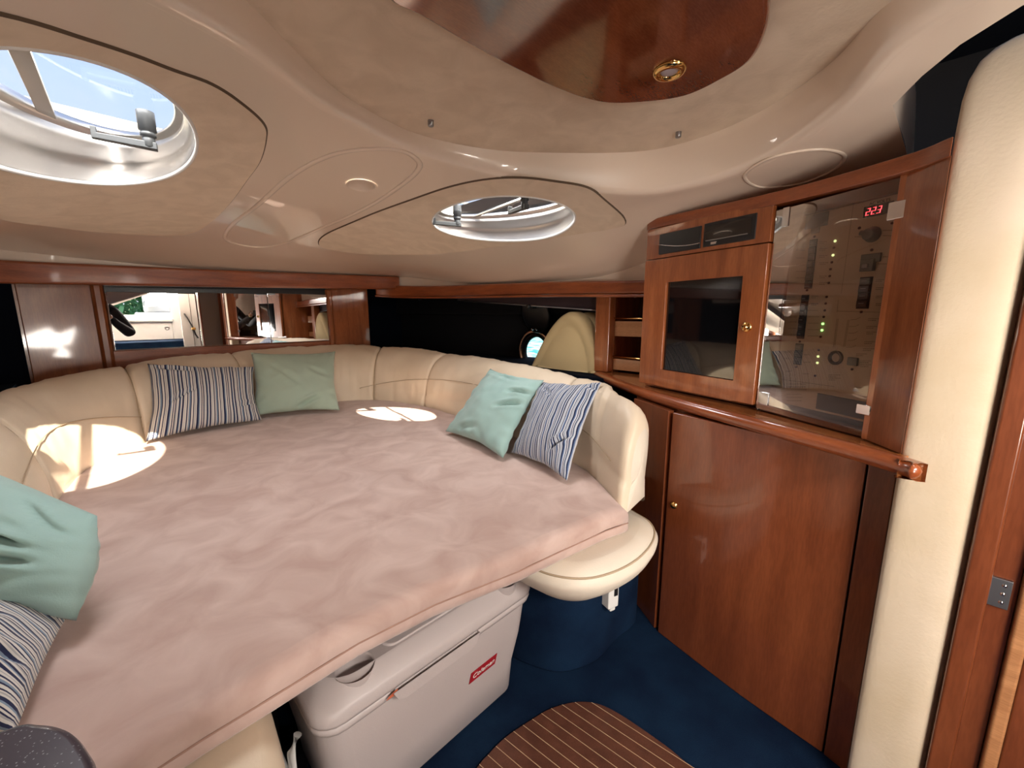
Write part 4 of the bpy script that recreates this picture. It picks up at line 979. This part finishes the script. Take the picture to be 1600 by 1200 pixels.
# ============================================================ BEHIND THE CAMERA (seen in the mirror)
aft = setp(box('ceiling_aft', -.8, 1.95, -1.9, -.55, 1.95, 1.98, WHITEG), 'white saloon roof behind the camera', kind='structure')
box('ceiling_riser', -.8, .92, -.60, -.58, 1.55, 1.95, GRP, kind='structure')['label'] = 'cream riser between cabin ceiling and saloon roof'
box('wall_port_aft', -.82, -.80, -1.9, -.2, FL, 1.95, MAH_V, kind='structure')['label'] = 'mahogany wall on the left behind the camera'
box('wall_starboard_aft', 1.16, 1.18, -1.9, -.6, FL, 1.95, GREYPANEL, kind='structure')['label'] = 'taupe wall on the right behind the camera'
wb = setp(box('wall_back', -.8, -.06, -1.80, -1.76, FL, 1.95, WHITEG), 'white moulded bulkhead with a wide opening to the cockpit', kind='structure')
box('wall_segment', .72, 1.16, -1.80, -1.76, FL, 1.95, WHITEG, wb, .01); box('wall_segment', -.06, .72, -1.80, -1.76, FL, 1.06, WHITEG, wb, .01); box('wall_segment', -.06, .72, -1.80, -1.76, 1.80, 1.95, WHITEG, wb, .01)
prism('opening_sill', rrect(-.08, .74, -1.78, -1.71, .03), 1.035, 1.07, WHITEG, wb, .01)
for x in (.02, .66): lathe('deck_light', (x, -1.758, .95), (0,1,0), [(.028,0),(.026,.006),(.016,.008),(.014,.002),(.001,.002)], SATIN, wb, n=20)
st2 = setp(box('floor_step', -.8, 1.16, -1.76, -1.15, .10, .80, CARPET, bevel=.01), 'navy carpeted step up to the saloon', kind='structure')
# white door panel with handrail
wd = setp(box('door_2', .735, .93, -1.02, -.99, FL, 1.93, WHITEG, bevel=.004), 'white door panel behind the camera', kind='structure')
tube('hand_rail', [(.775,-.985,1.14),(.775,-.965,1.14),(.80,-.95,1.08),(.835,-.945,.98),(.86,-.95,.88),(.88,-.965,.84),(.88,-.985,.84)], .008, BLACKP, wd)
lathe('rail_boss', (.845,-.95,.955), (0,1,0), [(.022,-.005),(.022,.008),(.012,.012),(.001,.013)], BRASS, wd, n=20)
box('seam', .84, .844, -.99, -.986, FL+.1, 1.9, BLACKP, wd)
td = setp(box('door_3', .865, 1.06, -.47, -.44, FL, 1.93, GREYPANEL, bevel=.004), 'taupe door leaf behind the camera', kind='structure')
box('leaf_edge', 1.045, 1.075, -.475, -.435, FL, 1.93, MAH_D, td, .003); box('leaf_edge', .855, .870, -.475, -.435, FL, 1.93, MAH_D, td, .003)
# cockpit seat outside
cs = empty('cockpit_seat', (.62,-2.7,.9), 'white cockpit seat outside the companionway opening', 'seat')
def rbox(name, x0, x1, y0, y1, z0, z1, r, m, par): return prism(name, rrect(x0, x1, y0, y1, r), z0, z1, m, par, bevel=.03, seg=3)
rbox('seat_base', .40, 1.0, -3.0, -2.4, .9, 1.16, .10, WHITEG, cs); rbox('seat_back', .52, .98, -3.05, -2.88, 1.16, 1.75, .06, WHITEG, cs)
rbox('arm_rest', .52, .66, -2.95, -2.5, 1.24, 1.34, .05, WHITEG, cs)
setp(box('floor_cockpit', -3, 3, -4.2, -1.8, .86, .9, WHITEG), 'white cockpit floor outside', kind='structure')
setp(box('wall_cockpit', -1.5, 2.2, -4.2, -4.1, .9, 1.12, WHITEG, bevel=.02), 'white cockpit coaming outside', kind='structure')
# trees on the bank
def tree(x, y, h, r, lb_):
    t = empty('tree', (x, y, -1), lb_, 'tree', 'trees on the bank')
    tube('trunk', [(x, y, -1), (x+.1, y, h*.5), (x, y, h*.9)], [.18, .13, .05], BARK, t)
    rn = random.Random(int(x*10)); v = []; f = []
    for k in range(2600):
        d = Vector((rn.gauss(0,1), rn.gauss(0,1), rn.gauss(0,1))).normalized()*(r*(.55+.5*rn.random()))*(1+.25*noise.noise(Vector((k*.01,0,x))))
        p = Vector((x, y, h))+Vector((d.x, d.y, d.z*.9)); s_ = .10+.08*rn.random()
        a = Vector((rn.gauss(0,1), rn.gauss(0,1), rn.gauss(0,1))).normalized(); b = a.cross(Vector((rn.random(), rn.random(), 1))).normalized()
        b0 = len(v); v += [p-a*s_-b*s_*.5, p+a*s_-b*s_*.3, p+a*s_*.8+b*s_*.5, p-a*s_*.7+b*s_*.5]; f.append((b0,b0+1,b0+2,b0+3))
    mesh('foliage', v, f, TREEM, t, kind='stuff')
tree(.4, -12, 1.8, 1.9, 'leafy green tree seen through the cockpit opening in the mirror, in the middle')
tree(5.4, -13, 1.9, 2.1, 'leafy green tree seen through the cockpit opening in the mirror, to one side')
tree(-4.6, -13.5, 2.2, 2.2, 'leafy green tree beyond the cockpit on the other side')
# outside on the foredeck
sunp = setp(prism('sun_pad', rrect(-1.0, 2.0, 2.5, 3.6, .12), 1.62, 1.97, DECKC, None, .05, 3), 'cream deck sun pad seen through the left roof hatch', 'sun pad')
gr = empty('guard_rail', (.6, 1.9, 1.6), 'thin steel guard rail on deck seen through the right roof hatch', 'rail')
for k in range(7): tube('stanchion', [(1.4+.25*k, 3.9-.12*k, 1.4),(1.4+.25*k, 3.9-.12*k, 2.35)], .010, WHITEP, gr)
for z in (2.0, 2.2, 2.35): tube('wire', [(1.2, 4.0, z),(3.1, 3.1, z)], .008, WHITEP, gr)
setp(box('roof_deck', -2.2, 2.2, 3.40, 5.5, 1.42, 1.5, WHITEG, bevel=.05), 'white foredeck beyond the hatches', kind='structure')

# person holding the phone, standing in the companionway
def person():
    pr_ = empty('person', (-.16,-.42,FL), 'person in a black long sleeved top photographing, arms raised with a phone', 'person')
    V0 = [(-.13,-.45,.80),(-.12,-.45,.95),(-.10,-.44,1.10),(-.09,-.43,1.22),(-.08,-.42,1.28),
         (-.27,-.40,1.19),(-.33,-.26,.98),(-.13,-.10,1.09),(-.105,-.075,1.115),
         (.08,-.45,1.19),(.20,-.30,.93),(.085,-.16,1.06),(.075,-.13,1.10),
         (-.21,-.45,.76),(-.22,-.42,.45),(-.22,-.45,.16),(-.22,-.38,.115),
         (-.04,-.46,.76),(-.03,-.43,.45),(-.03,-.46,.16),(-.03,-.39,.115)]
    V = [(x+.035, y-.01, z) for x, y, z in V0]
    E = [(0,1),(1,2),(2,3),(3,4),(3,5),(5,6),(6,7),(7,8),(3,9),(9,10),(10,11),(11,12),(0,13),(13,14),(14,15),(15,16),(0,17),(17,18),(18,19),(19,20)]
    rad = [.13,.12,.13,.11,.045,.055,.042,.028,.024,.062,.056,.036,.026,.085,.06,.042,.04,.085,.06,.042,.04]
    me = bpy.data.meshes.new('body'); me.from_pydata(V, E, []); o = link('body', me, pr_)
    o.modifiers.new('skin', 'SKIN'); 
    for i, r_ in enumerate(rad): me.skin_vertices[0].data[i].radius = (r_, r_*(.75 if i < 4 else 1))
    me.skin_vertices[0].data[0].use_root = True
    sd = o.modifiers.new('sub', 'SUBSURF'); sd.levels = 2; sd.render_levels = 2
    me.materials.append(BLACKC)
    # trousers
    lv = [(x, y, z) for x, y, z in (V[13], V[14], V[15])]
    # neck and head looking at the phone
    tube('neck', [(-.08,-.425,1.25),(-.07,-.40,1.34)], .042, SKIN, pr_, n=14)
    hc = Vector((-.065,-.385,1.40)); look = Vector((.18,.9,-.35)).normalized(); sd_ = look.cross(Vector((0,0,1))).normalized(); up = sd_.cross(look)
    v = []; nU, nV = 28, 20; f = []
    for j in range(nV+1):
        ph_ = math.pi*j/nV
        for i in range(nU):
            a = 2*math.pi*i/nU; x = math.sin(ph_)*math.sin(a)*.068; y = math.sin(ph_)*math.cos(a)*.082; z = math.cos(ph_)*.100
            if z < 0: x *= 1-.28*(-z/.1); y *= 1-.12*(-z/.1)
            fr = math.exp(-(a if a < math.pi else 2*math.pi-a)**2/.04)
            y += .016*fr*math.exp(-((z+.015)/.018)**2) - .005*math.exp(-((abs(x)-.026)/.014)**2)*math.exp(-((z-.008)/.012)**2)*(1 if y > 0 else 0) + .004*fr*math.exp(-((z+.048)/.008)**2)
            v.append(hc+sd_*x+look*y+up*z)
    for j in range(nV):
        for i in range(nU): f.append((j*nU+i, (j+1)*nU+i, (j+1)*nU+(i+1) % nU, j*nU+(i+1) % nU))
    hd = mesh('head', v, f, SKIN, pr_, smooth=True)
    for sg in (-1, 1):
        e = hc+sd_*(.026*sg)+look*.070+up*.008
        lathe('eye', e, look, [(.010,-.006),(.009,.0),(.005,.004),(.001,.005)], WHITEP, hd, n=14); lathe('pupil', e+look*.003, look, [(.004,0),(.003,.0018),(.0005,.002)], BLACKP, hd, n=10)
        ec = hc+sd_*(.068*sg)-look*.005
        tube('ear', [ec+up*.02, ec+up*.012+sd_*sg*.008-look*.008, ec-up*.008+sd_*sg*.006-look*.006, ec-up*.02], [.006,.009,.008,.005], SKIN, hd, n=10)
    tube('mouth', [hc+sd_*.018*k+look*(.072-.004*k*k)-up*.048 for k in (-1,-.5,0,.5,1)], .003, mat('lip', (.35,.12,.10), .5), hd, n=8)
    hv = []
    for p in v:
        q = p-hc; z = q.dot(up); y = q.dot(look); x = q.dot(sd_)
        k = 1.09 if (y < .02+max(0, z-.03)*1.2 and z > -.055) or z > .062 else .97
        hv.append(hc+q*k)
    mesh('hair', hv, f, HAIR, pr_, smooth=True)
    # hands: palm and five curled fingers each side of the phone
    dF = Vector((.7,.7,-.12)).normalized(); rt = Vector((.7071,-.7071,0)); u_ = rt.cross(dF)
    pc_ = O-dF*.016+rt*.048
    for sg in (-1, 1):
        wr = Vector(V[8] if sg < 0 else V[12]); pm = pc_+rt*(.085*sg)-dF*.030-u_*.012
        rg = []
        verts = [tuple(wr), tuple(wr.lerp(pm, .6)), tuple(pm), tuple(pm+u_*.012)]; ed = [(0,1),(1,2),(2,3)]; rr = [.020,.021,.024,.022]
        for k, (dz, ln) in enumerate(((.030,.9),(.012,1.0),(-.006,.95),(-.024,.75))):
            b0 = len(verts)
            a0 = pm+u_*dz+rt*sg*.010+dF*.004; a1 = pm+u_*(dz+.004)+rt*sg*.012+dF*.022*ln; a2 = pm+u_*(dz+.004)-rt*sg*(.010*ln)+dF*.026; a3 = pm+u_*(dz+.003)-rt*sg*(.024*ln)+dF*.024
            a1 = a1-dF*.012; a2 = a2-dF*.012; a3 = a3-dF*.012
            verts += [tuple(a0), tuple(a1), tuple(a2), tuple(a3)]; ed += [(2 if k > 1 else 3, b0), (b0,b0+1),(b0+1,b0+2),(b0+2,b0+3)]; rr += [.0095,.0085,.0075,.0065]
        b0 = len(verts); t0 = pm-u_*.026-rt*sg*.004; t1 = t0-rt*sg*.022+u_*.006-dF*.002; t2 = t1-rt*sg*.020+u_*.012+dF*.003
        verts += [tuple(t0), tuple(t1), tuple(t2)]; ed += [(1, b0), (b0,b0+1),(b0+1,b0+2)]; rr += [.012,.0095,.0080]
        me = bpy.data.meshes.new('hand'); me.from_pydata(verts, ed, []); ho = link('hand', me, pr_); ho.modifiers.new('skin', 'SKIN')
        for i, r_ in enumerate(rr): me.skin_vertices[0].data[i].radius = (r_, r_)
        me.skin_vertices[0].data[0].use_root = True
        q = ho.modifiers.new('sub', 'SUBSURF'); q.levels = 2; q.render_levels = 2; me.materials.append(SKIN)
    v = []
    for a in (-.005, .0035):
        for x, z in ((-.078,-.037),(.078,-.037),(.078,.037),(-.078,.037)): v.append(pc_+rt*x+u_*z+dF*a)
    phn = mesh('phone', v, BF, BLACKP, None, bevel=.003); setp(phn, 'black phone held up in both hands by the person', 'phone')
person()

setp(mesh('ground_water', [(1.99,-40,-.1),(80,-40,-.1),(80,60,-.1),(1.99,60,-.1)], [(0,1,2,3)], WATER), 'rippling teal sea water outside the porthole', kind='structure')
